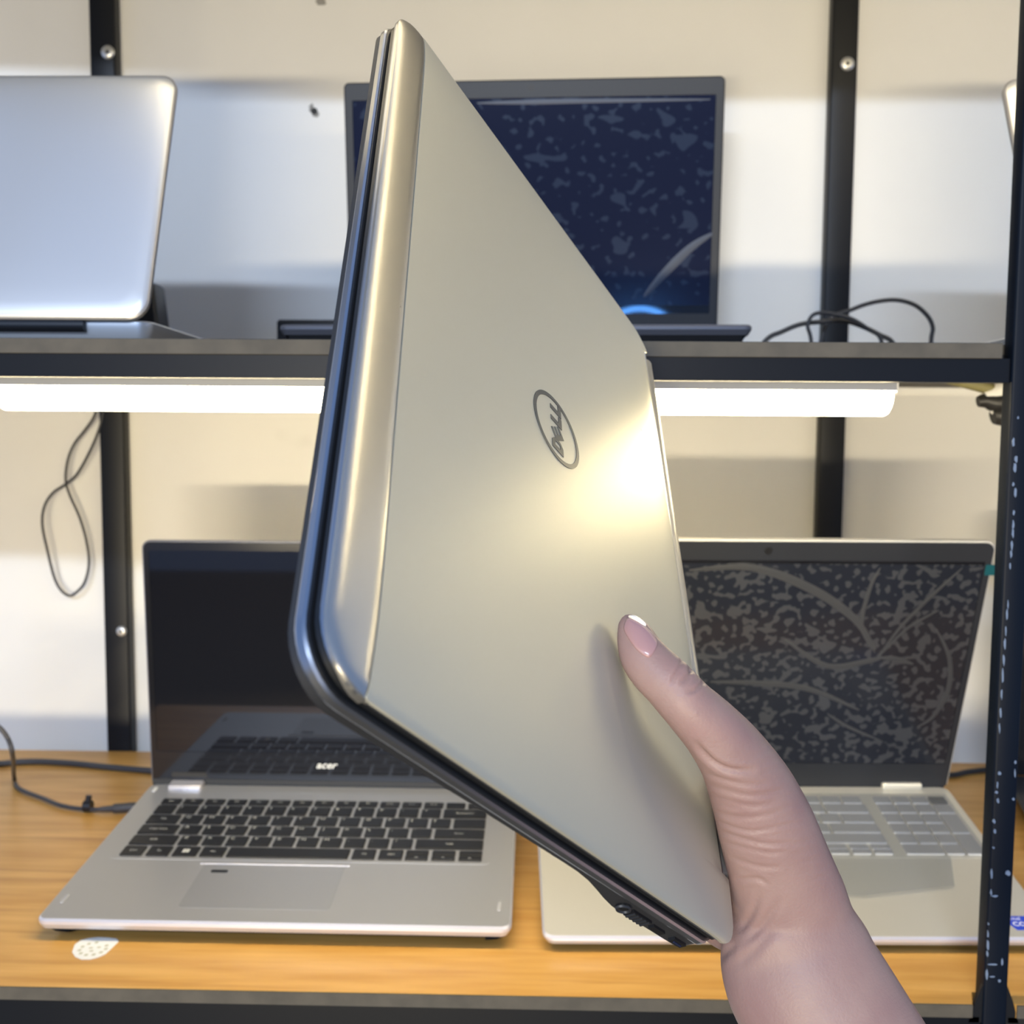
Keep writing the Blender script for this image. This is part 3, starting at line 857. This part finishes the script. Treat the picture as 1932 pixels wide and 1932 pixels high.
key(kb2, LASTC[0], KY2 + 5 * KP2, 0.0135, 0.0096, kh, 'key_dark', 0.0002)
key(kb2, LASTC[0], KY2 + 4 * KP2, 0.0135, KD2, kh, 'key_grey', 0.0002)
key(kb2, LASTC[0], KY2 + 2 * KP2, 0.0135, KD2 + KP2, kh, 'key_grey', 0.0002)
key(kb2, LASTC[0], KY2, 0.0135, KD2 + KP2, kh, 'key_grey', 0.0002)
q = MB()
cv = [(0.0100, 0.1765), (0.3385, 0.1765), (0.3385, 0.0915), (0.3080, 0.0890), (0.2960, 0.0530), (0.2270, 0.0415), (0.1500, 0.0500), (0.0100, 0.0880)]
q.prism(cv[::-1], 0.0022, 0.0024)
B.deck_part(q, 'keyboard_cover', 'clear_cover', smooth=False)
for x in (0.0240, 0.2905):
    q = MB(); q.prism(rrect(x, 0.1865, x + 0.0335, 0.1985, 0.002, 3), -0.0005, 0.0050, 0.0012); B.deck_part(q, 'hinge_block', 'hinge_tab')
q = MB(); q.prism(rrect(0.1120, 0.0100, 0.2180, 0.0780, 0.003, 3), -0.0006, 0.0001); B.deck_part(q, 'touchpad', 'warm_alu', smooth=False)
q = MB(); q.prism([(0.3205, 0.0080), (0.3390, 0.0080), (0.3390, 0.0225), (0.3175, 0.0225), (0.3175, 0.0150)], 0.0001, 0.0003)
st = B.deck_part(q, 'palm_sticker', 'blue_sticker', smooth=False)
q = MB(); put_text(q, 'intel', 0.3195, 0.0182, 0.0034, 0.0004); put_text(q, 'CORE', 0.3202, 0.0120, 0.0042, 0.0004, bold=True); q.build('sticker_print', 'white_print', st, smooth=False)

# ---------- dark laptop with a blue film, upper shelf
U = Lap('laptop', 'open dark laptop with navy bubbled screen on the upper shelf, behind the held laptop',
        -0.1978, 0.8166, ZU, CZ + 0.0746, R_(-3.29), 0.3582, 0.2418, 0.0, R_(84.18), 0.2483)
U.base('dark_deck', 'dark_deck', r=0.006, lip=0.0065, inx=0.014)
U.lid('bezel_dark', 'bezel_dark', 'screen_gloss', (0.0080, 0.0325, 0.3502, 0.2320), r=0.005, th=0.0070)
q = MB(); q.prism(rrect(0.0085, 0.0405, 0.3497, 0.2315, 0.0006, 1), 0.0007, 0.0011)
f2 = U.lid_part(q, 'screen_film', 'film_blue', smooth=False); f2['label'] = 'navy tinted film with trapped air bubbles'
q = MB(); q.cyl((0.1784, 0.2405, 0.0010), (0.1784, 0.2405, 0.0015), 0.0034, 18); U.lid_part(q, 'webcam', 'port_black')
mat('film_fold2', (0.018, 0.028, 0.056), 0.45)
def crease2(pix, w):
    o = crease(U, f2, pix, w); o.data.materials[0] = MATS['film_fold2']
crease2([(1215, 560), (1250, 520), (1300, 470), (1345, 440)], 0.0050)
crease2([(900, 195), (1000, 193), (1100, 191), (1340, 188)], 0.0030)
q = MB(); q.prism(rrect(0.0140, 0.1000, 0.3440, 0.2000, 0.003, 3), -0.0003, 0.0003); kbu = U.deck_part(q, 'keyboard', 'key_black', smooth=False)
q = MB(); q.prism(rrect(0.0400, -0.0040, 0.3180, 0.0060, 0.002, 2), -0.0060, 0.0005); U.lid_part(q, 'hinge_cover', 'bezel_dark')

# ---------- two silver laptops turned to the wall, upper shelf
def wall_facing(xr, yh, W, H, lean, ztop, D, label, ports):
    """laptop seen from behind: lid towards the viewer; xr = right end (as seen) of its hinge line"""
    root = empty('laptop', (xr - W / 2, yh, ZU)); tag(root, label, 'laptop')
    th = ztop - ZU
    # base: wedge running back from the hinge
    o = rrect(-W / 2, 0.004, W / 2, D, 0.010, 4)
    def rg(off, f): return [(x, y, f(y)) for x, y in (inset(o, off) if off else o)]
    top = lambda y: th - 0.004 * y / D
    MB().loft([rg(0.012, lambda y: 0.0015), rg(0.003, lambda y: 0.004 + 0.002 * y / D), rg(0.0, lambda y: top(y) - 0.005), rg(0.0, lambda y: top(y) - 0.001), rg(0.001, top)]).build('base_shell', 'air_alu', root, angle=25)
    for x in (-W * 0.38, W * 0.38):
        for y in (0.03, D - 0.03): MB().cyl((x, y, 0), (x, y, 0.0022), 0.006, 12).build('foot', 'rubber_dark', root)
    q = MB(); q.prism(rrect(-W * 0.42, D * 0.15, W * 0.42, D * 0.55, 0.003, 2), th - 0.004, th - 0.0012); q.build('keyboard', 'key_black', root, smooth=False)
    MB().cyl((-W * 0.40, 0.003, th - 0.0035), (W * 0.36, 0.003, th - 0.0035), 0.0045, 14).build('hinge_bar', 'black_plastic', root)
    # lid leaning away from the viewer; gently rounded back
    a = rrect(-W / 2, 0, W / 2, H, 0.012, 6, rs=(0.014, 0.014, 0.012, 0.012))
    lm = MB()
    prof = [(0.0020, -0.0030), (0.0, -0.0020), (0.0, 0.0004), (0.0014, 0.0020), (0.005, 0.0030), (0.012, 0.0036), (0.024, 0.0040), (0.045, 0.0042)]
    def ins(d):
        k1 = 1 - 2 * d / W; k2 = 1 - 2 * d / H
        return [(x * k1, H / 2 + (y - H / 2) * k2) for x, y in a]
    lm.loft([[(x, y, z) for x, y in ins(d)] for d, z in prof])
    lo = lm.build('lid_shell', 'air_alu', root, angle=40)
    lo.location = (0, 0, th); lo.rotation_euler = (math.pi / 2 - lean, 0, 0)
    sm = MB(); sm.prism(rrect(-W / 2 + 0.004, 0.006, W / 2 - 0.004, H - 0.004, 0.006, 3), -0.0036, -0.0028)
    so = sm.build('screen', 'screen_gloss', root, smooth=False); so.location = lo.location; so.rotation_euler = lo.rotation_euler
    rim = MB(); o2 = ins(-0.0002); i2 = ins(0.0016)
    rim.loft([[(x, y, -0.0024) for x, y in o2], [(x, y, 0.0006) for x, y in o2], [(x, y, 0.0016) for x, y in ins(0.0008)]], cap0=False, cap1=False)
    ro = rim.build('lid_rim', 'air_rim', root); ro.location = lo.location; ro.rotation_euler = lo.rotation_euler
    for y, w, hh, side in ports:
        x = -W / 2 if side < 0 else W / 2
        MB().box(x - 0.0004, y, th - 0.0030 - hh, x + 0.0004, y + w, th - 0.0030).build('port', 'port_black', root, smooth=False)
    return root
ULx = at_y(277, 613, 0.70).x
wall_facing(ULx, 0.70, 0.300, 0.192, R_(21.9), CZ + 0.0665, 0.192,
            'silver laptop with rounded lid back towards the viewer, left end of the upper shelf', [])
wall_facing(0.3205 + 0.30, 0.68, 0.300, 0.1970, R_(25.6), CZ + 0.0625, 0.195,
            'silver laptop beside the chipped post with small ports along its side', [(0.010, 0.009, 0.0040, -1), (0.027, 0.008, 0.0030, -1), (0.043, 0.008, 0.0026, -1)])

# ---------- black laptop behind the chipped post, lower shelf
yw = R_(-15)
xh, yh = 0.452, 1.0
K = Lap('laptop', 'black laptop mostly hidden by the chipped post on the lower shelf',
        xh - 0.22 * math.sin(-yw), yh - 0.22 * math.cos(yw), ZL, ZL + 0.020, yw, 0.34, 0.22, 0.0, R_(80), 0.225)
K.base('bezel_dark', 'bezel_dark', r=0.010, lip=0.006)
K.lid('bezel_dark', 'bezel_black', 'screen_gloss', (0.010, 0.028, 0.330, 0.212), r=0.014, th=0.006)
q = MB(); q.prism(rrect(0.015, 0.090, 0.325, 0.195, 0.003, 3), -0.0003, 0.0003); K.deck_part(q, 'keyboard', 'key_black', smooth=False)

# ================================================================== CABLES AND SMALL THINGS
def cable(name, pts, r, m, label, cat='cable', group=None, seg=10):
    o = MB().tube(pts, r, seg).build(name, m, angle=80)
    return tag(o, label, cat, group)
# figure-eight loop hanging on the wall
Yc = YW - 0.012
loop = [(190, 745), (178, 785), (160, 812), (140, 838), (128, 868), (124, 905), (132, 935), (150, 975), (163, 1020), (168, 1062), (160, 1098), (145, 1117), (131, 1124), (115, 1113), (102, 1088), (90, 1040), (80, 990), (84, 955), (100, 930), (122, 915), (145, 895), (168, 855), (187, 810), (196, 770), (200, 740)]
pts = []
for k, (u, v) in enumerate(loop):
    pts.append(at_y(u, v, Yc - (0.004 if k > 14 else 0.0)))
cable('lamp_cord', pts, 0.0014, 'cable_rubber', 'thin black cord hanging in a figure eight below the lamp, left')
# power cables of the lower left
zc = ZL + 0.0030
cb = empty('charger_cable', at_z(170, 1524, ZL)); tag(cb, 'dark grey charger cable with velcro tie plugged into the silver laptop', 'cable')
pts = [Vector((-0.640, 0.930, ZL + 0.0045)), Vector((-0.585, 0.900, ZL + 0.016)), at_y(-40, 1362, 0.87), at_y(-8, 1368, 0.86), at_y(14, 1392, 0.86), at_y(24, 1425, 0.865)]
pts += [at_z(27, 1468, zc), at_z(36, 1488, zc), at_z(80, 1506, zc), at_z(120, 1521, zc), at_z(165, 1527, zc), at_z(190, 1527, zc + 0.002)]
def childify(o, parent):
    o.parent = parent; o.matrix_parent_inverse = Matrix.Translation(-Vector(parent.location))
    return o
childify(MB().tube(pts, 0.0020, 10).build('cord', 'cable_grey', angle=80), cb)
p0 = at_z(166, 1526, zc); p0.z = ZL + 0.0055
childify(MB().tube([p0 + Vector((-0.0035, 0, 0)), p0 + Vector((0.0035, 0, 0))], 0.0052, 12).build('velcro_tie', 'black_plastic', angle=50), cb)
childify(MB().tube([p0 + Vector((0, 0, 0.003)), p0 + Vector((0.0008, 0.001, 0.0095))], 0.0028, 8).build('velcro_tie', 'black_plastic', angle=50), cb)
pa_ = at_z(188, 1527, zc + 0.002); pb_ = at_z(256, 1522, zc + 0.0035); pb_.z = ZL + 0.0062
dirv = (pb_ - pa_).normalized()
childify(MB().tube([pa_, pa_ + dirv * 0.012, pa_ + dirv * 0.013, pb_ + dirv * -0.004, pb_], 0.003, 12, 4, rad=[0.0022, 0.0030, 0.0042, 0.0044, 0.0042]).build('plug', 'cable_grey', angle=50), cb)
pts = [at_z(-60, 1447, zc), at_z(0, 1441, zc), at_z(60, 1437, zc), at_z(130, 1440, zc), at_z(200, 1447, zc), at_z(282, 1454, zc), at_z(330, 1458, zc)]
cable('power_cable', pts, 0.0031, 'cable_grey', 'thick grey power cable lying behind the silver laptop on the wood')
co = []
for k in range(26):
    a = k * 0.55; co.append(Vector((-0.560 + 0.026 * math.cos(a), 0.990 + 0.020 * math.sin(a), ZL + 0.0025 + 0.0006 * k)))
cable('cable_coil', co, 0.0022, 'cable_rubber', 'coil of black cable at the left edge of the wood board')
cable('power_cable', [at_z(1770, 1462, ZL + 0.003), at_z(1800, 1462, ZL + 0.003), at_z(1830, 1456, ZL + 0.003), at_z(1875, 1452, ZL + 0.003), at_z(1930, 1452, ZL + 0.003)], 0.0028, 'cable_rubber', 'black cable running behind the warm grey laptop to the post')
# cables on the upper shelf around the right rear post
yq = 0.985
def up(L, y=yq): return [at_y(u, v, y) for u, v in L]
zf = ZU + 0.0022
def flat(p): p = p.copy(); p.z = zf; return p
a = up([(1445, 642), (1475, 626), (1510, 612), (1550, 607), (1590, 605), (1625, 615), (1660, 632), (1685, 648)])
cable('power_cable', [flat(at_y(1405, 648, yq))] + a + [flat(at_y(1700, 655, yq))], 0.0022, 'cable_rubber', 'black cable arching low in front of the right rear post')
a = up([(1530, 640), (1524, 615), (1532, 596), (1550, 590), (1580, 594), (1610, 603), (1640, 622), (1662, 640)], yq - 0.012)
cable('power_cable', [flat(at_y(1534, 655, yq - 0.012))] + a + [flat(at_y(1672, 655, yq - 0.012))], 0.0018, 'cable_rubber', 'black cable curled in a small loop at the right rear post')
a = up([(1560, 610), (1610, 583), (1650, 570), (1690, 566), (1725, 575), (1750, 596), (1760, 618), (1757, 640)], yq + 0.02)
cable('power_cable', [flat(at_y(1540, 645, yq + 0.02))] + a + [flat(at_y(1755, 655, yq + 0.02))], 0.0020, 'cable_rubber', 'black cable rising in the tallest arch right of the rear post')
# black box and strip behind, upper shelf left
t = MB()
def wedge(x0, x1, y0, y1, z0, z1, k=0.6, b=0.003):
    cx = (x0 + x1) / 2; cy = (y0 + y1) / 2
    a = rrect(x0, y0, x1, y1, 0.004, 3)
    tp_ = [(cx + (x - cx) * k, cy + (y - cy) * 0.9) for x, y in a]
    return MB().loft([[(x, y, z0) for x, y in inset(a, 0.001)], [(x, y, z0 + 0.002) for x, y in a], [(x, y, z1 - b) for x, y in tp_], [(x, y, z1) for x, y in inset(tp_, b)]])
pw_ = at_y(300, 535, 0.985); pb = at_y(316, 602, 0.985)
ad = empty('power_adapter', (-0.372, 0.985, ZU)); tag(ad, 'black power adapter standing behind the silver laptop, upper left', 'adapter')
childify(wedge(-0.398, pb.x, 0.97, 1.005, ZU, pw_.z, 0.72).build('body', 'black_plastic', angle=40), ad)
childify(MB().tube([Vector((-0.380, 1.0, ZU + 0.02)), Vector((-0.385, 1.03, ZU + 0.012)), Vector((-0.40, 1.05, ZU + 0.003)), Vector((-0.42, 1.055, ZU + 0.002))], 0.002, 8).build('cord', 'cable_rubber', angle=80), ad)
ps = empty('power_strip', (-0.12, 1.086, ZU)); tag(ps, 'long flat black power strip against the wall behind the dark laptop', 'power strip')
zt_ = at_y(460, 602, 1.07).z
childify(MB().prism(rrect(-0.262, 1.072, 0.02, 1.0950, 0.004, 3), ZU, zt_, 0.002).build('body', 'black_plastic', angle=40), ps)
childify(MB().tube([Vector((-0.26, 1.080, ZU + 0.016)), Vector((-0.285, 1.078, ZU + 0.022)), Vector((-0.31, 1.072, ZU + 0.016)), Vector((-0.33, 1.06, ZU + 0.006))], 0.0055, 8).build('cord', 'black_plastic', angle=80), ps)
# plugs and cords tied under the upper shelf beside the post
def hang(u, v, y=0.80): return at_y(u, v, y)
cable('olive_cord', [hang(1745, 700), hang(1800, 716), hang(1850, 729), hang(1895, 741), hang(1960, 745)], 0.0045, 'olive_cable', 'olive yellow cord sagging under the upper shelf by the post')
b1 = empty('power_plug', hang(1890, 760)); tag(b1, 'black plug with a white collar hanging under the upper shelf by the post', 'plug')
childify(MB().tube([hang(1845, 758), hang(1862, 756), hang(1885, 760), hang(1935, 752)], 0.005, 10, 4, rad=[0.0040, 0.0058, 0.0080, 0.0085]).build('body', 'black_plastic', angle=50), b1)
childify(MB().tube([hang(1857, 747), hang(1880, 740), hang(1915, 730)], 0.004, 10, 4, rad=[0.0040, 0.0065, 0.0080]).build('collar', 'white_plastic', angle=50), b1)
b2 = empty('power_plug', hang(1895, 785)); tag(b2, 'lowest black plug hanging beside the post', 'plug')
childify(MB().tube([hang(1873, 786), hang(1888, 783), hang(1908, 781), hang(1945, 775)], 0.006, 10, 4, rad=[0.0060, 0.0085, 0.0090, 0.0085]).build('body', 'black_plastic', angle=50), b2)
cable('white_cord', [hang(1905, 728), hang(1878, 742), hang(1868, 762), hang(1876, 778), hang(1895, 786)], 0.0022, 'white_plastic', 'thin white cord looping round the black plugs by the post')
# worn round sticker on the wood
stk = empty('round_sticker', at_z(178, 1791, ZL)); tag(stk, 'worn white round sticker on the front of the wood board', 'sticker')
C0 = at_z(176, 1791, ZL)
exs = at_z(222, 1775, ZL) - C0
outl = [(136, 1797), (141, 1783), (152, 1775), (168, 1771), (186, 1769), (205, 1770), (220, 1772), (224, 1777), (217, 1784), (210, 1791), (199, 1801), (186, 1807), (170, 1811), (154, 1811), (142, 1806)]
pl = [at_z(u, v, ZL) for u, v in outl]
q = MB(); n = len(pl)
q.add([(p.x, p.y, ZL + 0.0001) for p in pl] + [(p.x, p.y, ZL + 0.0004) for p in pl], [tuple(range(n - 1, -1, -1)), tuple(range(n, 2 * n))] + [(k, (k + 1) % n, n + (k + 1) % n, n + k) for k in range(n)])
so = q.build('paper', 'paper_white', smooth=False)
# make sure the top faces up
childify(so, stk)
q = MB()
for k in range(11):
    a = 2 * math.pi * k / 11
    if k in (2,): continue
    x = C0.x + 0.0085 * math.cos(a); y = C0.y + 0.0085 * math.sin(a); s_ = 0.0012
    q.box(x - s_, y - s_ * 1.2, ZL + 0.0004, x + s_ * 0.9, y + s_ * 1.2, ZL + 0.00045)
for dx, dy in ((-0.002, 0.001), (0.003, 0.002), (0.0, -0.003)):
    q.box(C0.x + dx - 0.0012, C0.y + dy - 0.001, ZL + 0.0004, C0.x + dx + 0.0012, C0.y + dy + 0.001, ZL + 0.00045)
childify(q.build('print', 'paper_print', smooth=False), stk)

# blue ring lamp across the aisle, seen mirrored in the dark screen
def mirrored_lamp():
    yaw = U.root.rotation_euler.z
    ex = Vector((math.cos(yaw), math.sin(yaw), 0)); ef = Vector((-math.sin(yaw), math.cos(yaw), 0))
    el = -ef * math.cos(U.la) + Vector((0, 0, 1)) * math.sin(U.la)
    n = ex.cross(el)
    o = Vector(U.root.location) + Vector((0, 0, U.dz)) + ef * U.D
    r = ray(1208, 582); P = ORG + r * ((o - ORG).dot(n) / r.dot(n))
    d = r.normalized(); rf = d - 2 * d.dot(n) * n
    return P + rf * 2.6, rf
rl, rf = mirrored_lamp()
print('ring lamp at', rl)
q = MB(); R0, r0 = 0.15, 0.008
cen = rl - Vector((0, 0, R0))
q.loft([[cen + Vector(((R0 + r0 * math.cos(b)) * math.cos(a), r0 * math.sin(b), (R0 + r0 * math.cos(b)) * math.sin(a))) for b in [2 * math.pi * k / 10 for k in range(10)]] for a in [2 * math.pi * k / 48 for k in range(48)]], closed=True)
ringo = q.build('ring_lamp', 'neon_blue', angle=80)
tag(ringo, 'blue glowing ring lamp across the aisle, mirrored in the navy screen', 'lamp')

# ================================================================== THE HAND
def path_loft(secs, seg=28, res=5):
    """loft of ellipses; secs = (centre, half width across the view, half depth)"""
    C_ = smooth_path([s[0] for s in secs], res); m = len(C_)
    tt = np.linspace(0, 1, m); t0 = np.linspace(0, 1, len(secs))
    A_ = np.interp(tt, t0, [s[1] for s in secs]); B_ = np.interp(tt, t0, [s[2] for s in secs])
    rings = []
    for i, p in enumerate(C_):
        t = (C_[min(i + 1, m - 1)] - C_[max(i - 1, 0)]).normalized()
        view = (p - ORG).normalized(); sd = t.cross(view).normalized(); dp = sd.cross(t).normalized()
        rings.append([p + sd * (A_[i] * math.cos(2 * math.pi * k / seg)) + dp * (B_[i] * math.sin(2 * math.pi * k / seg)) for k in range(seg)])
    return rings
def S(u, v, d, w, k): 
    return (at_d(u, v, d), w * d / FPX, w * d / FPX * k)
hb = MB()
thumb = [S(1182, 1160, .3780, 9, .9), S(1186, 1172, .3768, 23, .85), S(1197, 1199, .3745, 37, .78), S(1213, 1236, .3712, 46, .80), S(1237, 1266, .3692, 50, .86),
         S(1262, 1290, .3680, 51, .95), S(1298, 1330, .3672, 53, 1.0), S(1343, 1376, .3700, 60, 1.0), S(1384, 1428, .3745, 69, .98), S(1418, 1490, .3800, 82, .92),
         S(1444, 1555, .3845, 92, .88), S(1466, 1622, .3880, 98, .80), S(1487, 1690, .3915, 107, .74), S(1508, 1755, .3940, 108, .76), S(1535, 1820, .3960, 100, .62), S(1565, 1890, .398, 80, .55)]
hb.loft(path_loft(thumb))
arm = [S(1440, 1650, .3990, 55, .8), S(1462, 1695, .3975, 95, .76), S(1480, 1740, .3955, 126, .76), S(1496, 1787, .3945, 142, .70), S(1515, 1842, .3920, 150, .70), S(1550, 1905, .3890, 153, .72), S(1600, 1990, .3840, 156, .74), S(1680, 2130, .3720, 162, .78), S(1760, 2280, .3550, 170, .82), S(1900, 2580, .325, 200, .85), S(2120, 3050, .280, 250, .88)]
hb.loft(path_loft(arm))
# palm behind the hinge edge
def LS(p, a, b): return (p, a, b)
def loft_dir(secs, wid, seg=24, res=4):
    C_ = smooth_path([s[0] for s in secs], res); m = len(C_); tt = np.linspace(0, 1, m); t0 = np.linspace(0, 1, len(secs))
    A_ = np.interp(tt, t0, [s[1] for s in secs]); B_ = np.interp(tt, t0, [s[2] for s in secs]); rings = []
    for i, p in enumerate(C_):
        t = (C_[min(i + 1, m - 1)] - C_[max(i - 1, 0)]).normalized()
        a = (wid - t * wid.dot(t)).normalized(); b = t.cross(a)
        rings.append([p + a * (A_[i] * math.cos(2 * math.pi * k / seg)) + b * (B_[i] * math.sin(2 * math.pi * k / seg)) for k in range(seg)])
    return rings
uax = Vector(HR.col[0]); wax = Vector(HR.col[1]); nax = Vector(HR.col[2])
palm = [(at_d(1478, 1735, .402), 0.018, 0.012), (HL(0.030, -0.040, -0.016), 0.018, 0.014), (HL(0.046, -0.030, -0.027), 0.023, 0.014), (HL(0.058, -0.022, -0.034), 0.030, 0.0125), (HL(0.060, -0.010, -0.036), 0.030, 0.009)]
hb.loft(loft_dir(palm, (uax * 0.6 + wax * -0.2).normalized()))
web = [(at_d(1430, 1540, .392), 0.014, 0.012), (HL(0.066, -0.016, -0.006), 0.014, 0.010), (HL(0.074, -0.016, -0.022), 0.012, 0.010), (HL(0.076, -0.010, -0.031), 0.010, 0.009)]
hb.loft(loft_dir(web, uax))
for i, (u0, L, r) in enumerate(((0.082, 0.066, 0.0088), (0.062, 0.074, 0.0092), (0.042, 0.068, 0.0088), (0.031, 0.050, 0.0078))):
    off = -0.0199 - r
    ch = [(HL(u0 - 0.004, -0.020, -0.034), r * 1.15, r * 1.15), (HL(u0, -0.006, off - 0.003), r * 1.1, r * 1.1), (HL(u0 + 0.003, L * 0.35, off - 0.0025), r, r), (HL(u0 + 0.006, L * 0.68, off + 0.0004), r * 0.94, r * 0.92),
          (HL(u0 + 0.008, L * 0.92, off + 0.0016), r * 0.82, r * 0.80), (HL(u0 + 0.009, L, off + 0.0022), r * 0.45, r * 0.45)]
    hb.loft(loft_dir(ch, uax, 18, 5))
tmp = hb.build('tmp_hand', 'skin')
md = tmp.modifiers.new('r', 'REMESH'); md.mode = 'VOXEL'; md.voxel_size = 0.0010
sm = tmp.modifiers.new('s', 'SMOOTH'); sm.factor = 0.5; sm.iterations = 22
dg = bpy.context.evaluated_depsgraph_get()
me = bpy.data.meshes.new_from_object(tmp.evaluated_get(dg))
bpy.data.objects.remove(tmp)
nv = len(me.vertices)
co = np.empty(nv * 3); me.vertices.foreach_get('co', co); co = co.reshape(-1, 3)
no = np.empty(nv * 3); me.vertices.foreach_get('normal', no); no = no.reshape(-1, 3)
q_ = co - np.array(ORG)
fz = q_ @ np.array(c_fwd); px = 966 + FPX * (q_ @ np.array(c_right)) / fz; py = 966 - FPX * (q_ @ np.array(c_up)) / fz
facing = np.clip(-(no * (q_ / np.linalg.norm(q_, axis=1)[:, None])).sum(1) * 2.5, 0, 1)
disp = np.zeros(nv)
def groove(pts, wid, dep):
    """skin crease along a measured line"""
    P = np.array([(v.x, v.y) for v in smooth_path([Vector((a, b, 0)) for a, b in pts], 6)])
    best = np.full(nv, 1e9); tpar = np.zeros(nv)
    for i in range(len(P) - 1):
        a, b = P[i], P[i + 1]; ab = b - a; L = ab @ ab + 1e-9
        t = np.clip(((px - a[0]) * ab[0] + (py - a[1]) * ab[1]) / L, 0, 1)
        d = np.hypot(px - a[0] - t * ab[0], py - a[1] - t * ab[1])
        s = d < best; best[s] = d[s]; tpar[s] = (i + t[s]) / (len(P) - 1)
    taper = np.sqrt(np.clip(np.sin(np.pi * np.clip(tpar, 0.02, 0.98)), 0, 1))
    disp[:] -= dep * np.exp(-(best / wid) ** 2) * facing * taper
    disp[:] += 0.45 * dep * np.exp(-((best - 2.1 * wid) / (1.3 * wid)) ** 2) * facing * taper
# knuckle of the thumb
groove([(1288, 1232), (1284, 1255), (1272, 1278), (1268, 1290)], 3.2, 0.0008)
groove([(1304, 1242), (1304, 1260), (1300, 1275), (1288, 1288)], 3.6, 0.0010)
groove([(1330, 1278), (1325, 1290), (1312, 1302), (1300, 1306)], 3.6, 0.0008)
groove([(1296, 1262), (1306, 1266), (1318, 1272)], 3, 0.0006)
# fold under the thumb and the wrinkles of its base
groove([(1314, 1402), (1328, 1420), (1350, 1440), (1380, 1452), (1420, 1454)], 5, 0.0011)
for k, (x0, y0, x1, y1, b, dp) in enumerate(((1330, 1460, 1450, 1478, 10, .00040), (1335, 1482, 1490, 1492, 14, .00045), (1335, 1500, 1480, 1515, 12, .00035), (1345, 1530, 1500, 1528, 14, .00040),
                                             (1350, 1548, 1510, 1552, 18, .00055), (1362, 1570, 1500, 1590, 12, .00060), (1368, 1590, 1500, 1606, 10, .00045), (1380, 1618, 1480, 1636, 8, .0005), (1390, 1660, 1440, 1668, -6, .0007), (1345, 1515, 1420, 1518, 8, .0003))):
    groove([(x0, y0), ((x0 + x1) / 2 + random.uniform(-20, 20), (y0 + y1) / 2 + b), (x1 + random.uniform(-30, 10), y1)], random.uniform(3.0, 5.0), dp * 0.8)
# tendons and folds at the wrist
groove([(1470, 1700), (1440, 1745), (1405, 1780)], 7, 0.0006)
groove([(1432, 1690), (1418, 1725), (1398, 1755)], 6, 0.0005)
groove([(1390, 1782), (1365, 1800), (1350, 1815)], 8, 0.0007)
groove([(1460, 1745), (1425, 1790), (1395, 1815)], 9, 0.0005)
# fine lines along the right side of the thumb base
for k in range(16):
    y = 1400 + k * 17; x = 1448 + k * 7.2
    groove([(x - 42, y + 12 + random.uniform(-4, 4)), (x - 14, y + 2), (x + 12, y - 3)], 2.6, 0.00016)
co += no * disp[:, None]
me.vertices.foreach_set('co', co.ravel()); me.update()
me.polygons.foreach_set('use_smooth', [True] * len(me.polygons))
me.materials.clear(); me.materials.append(MATS['skin'])
me.name = 'person'
hand = bpy.data.objects.new('person', me); COL.objects.link(hand)
tag(hand, 'bare forearm and hand reaching up, thumb on the lid, gripping the held laptop', 'person')
print('hand verts', nv)
# thumb nail, laid on the skin
bv = BVHTree.FromPolygons([tuple(c) for c in co], [tuple(p.vertices) for p in me.polygons])
def skin_hit(u, v):
    d = ray(u, v).normalized(); h = bv.ray_cast(ORG, d)
    return h[0], h[1]
def nail(outline, name, m, lift=0.0007, parent=hand):
    cx = sum(p[0] for p in outline) / len(outline); cy = sum(p[1] for p in outline) / len(outline)
    P2 = [(v.x, v.y) for v in smooth_path([Vector((a, b, 0)) for a, b in outline + outline[:1]], 4)[:-1]]
    rings = []
    for f, h in ((1.0, -0.0004), (0.99, lift * 0.55), (0.9, lift), (0.7, lift * 1.25), (0.4, lift * 1.4), (0.12, lift * 1.45)):
        rg = []
        for a, b in P2:
            p, n = skin_hit(cx + (a - cx) * f, cy + (b - cy) * f)
            if p is None:
                p, n = skin_hit(cx + (a - cx) * f * 0.9, cy + (b - cy) * f * 0.9)
            if p is None: p, n = at_d(cx, cy, 0.372), -c_fwd
            rg.append(p + n * h)
        rings.append(rg)
    mb = MB(); mb.loft(rings, cap0=False)
    return mb.build(name, m, parent, angle=70)
nail([(1183, 1166), (1200, 1172), (1218, 1184), (1236, 1203), (1240, 1216), (1234, 1231), (1223, 1241), (1203, 1228), (1186, 1205), (1177, 1185)], 'thumb_nail', 'nail')
nail([(1186, 1165), (1195, 1165), (1206, 1171), (1218, 1182), (1212, 1181), (1199, 1173)], 'nail_edge', 'nail_tip', 0.0012)
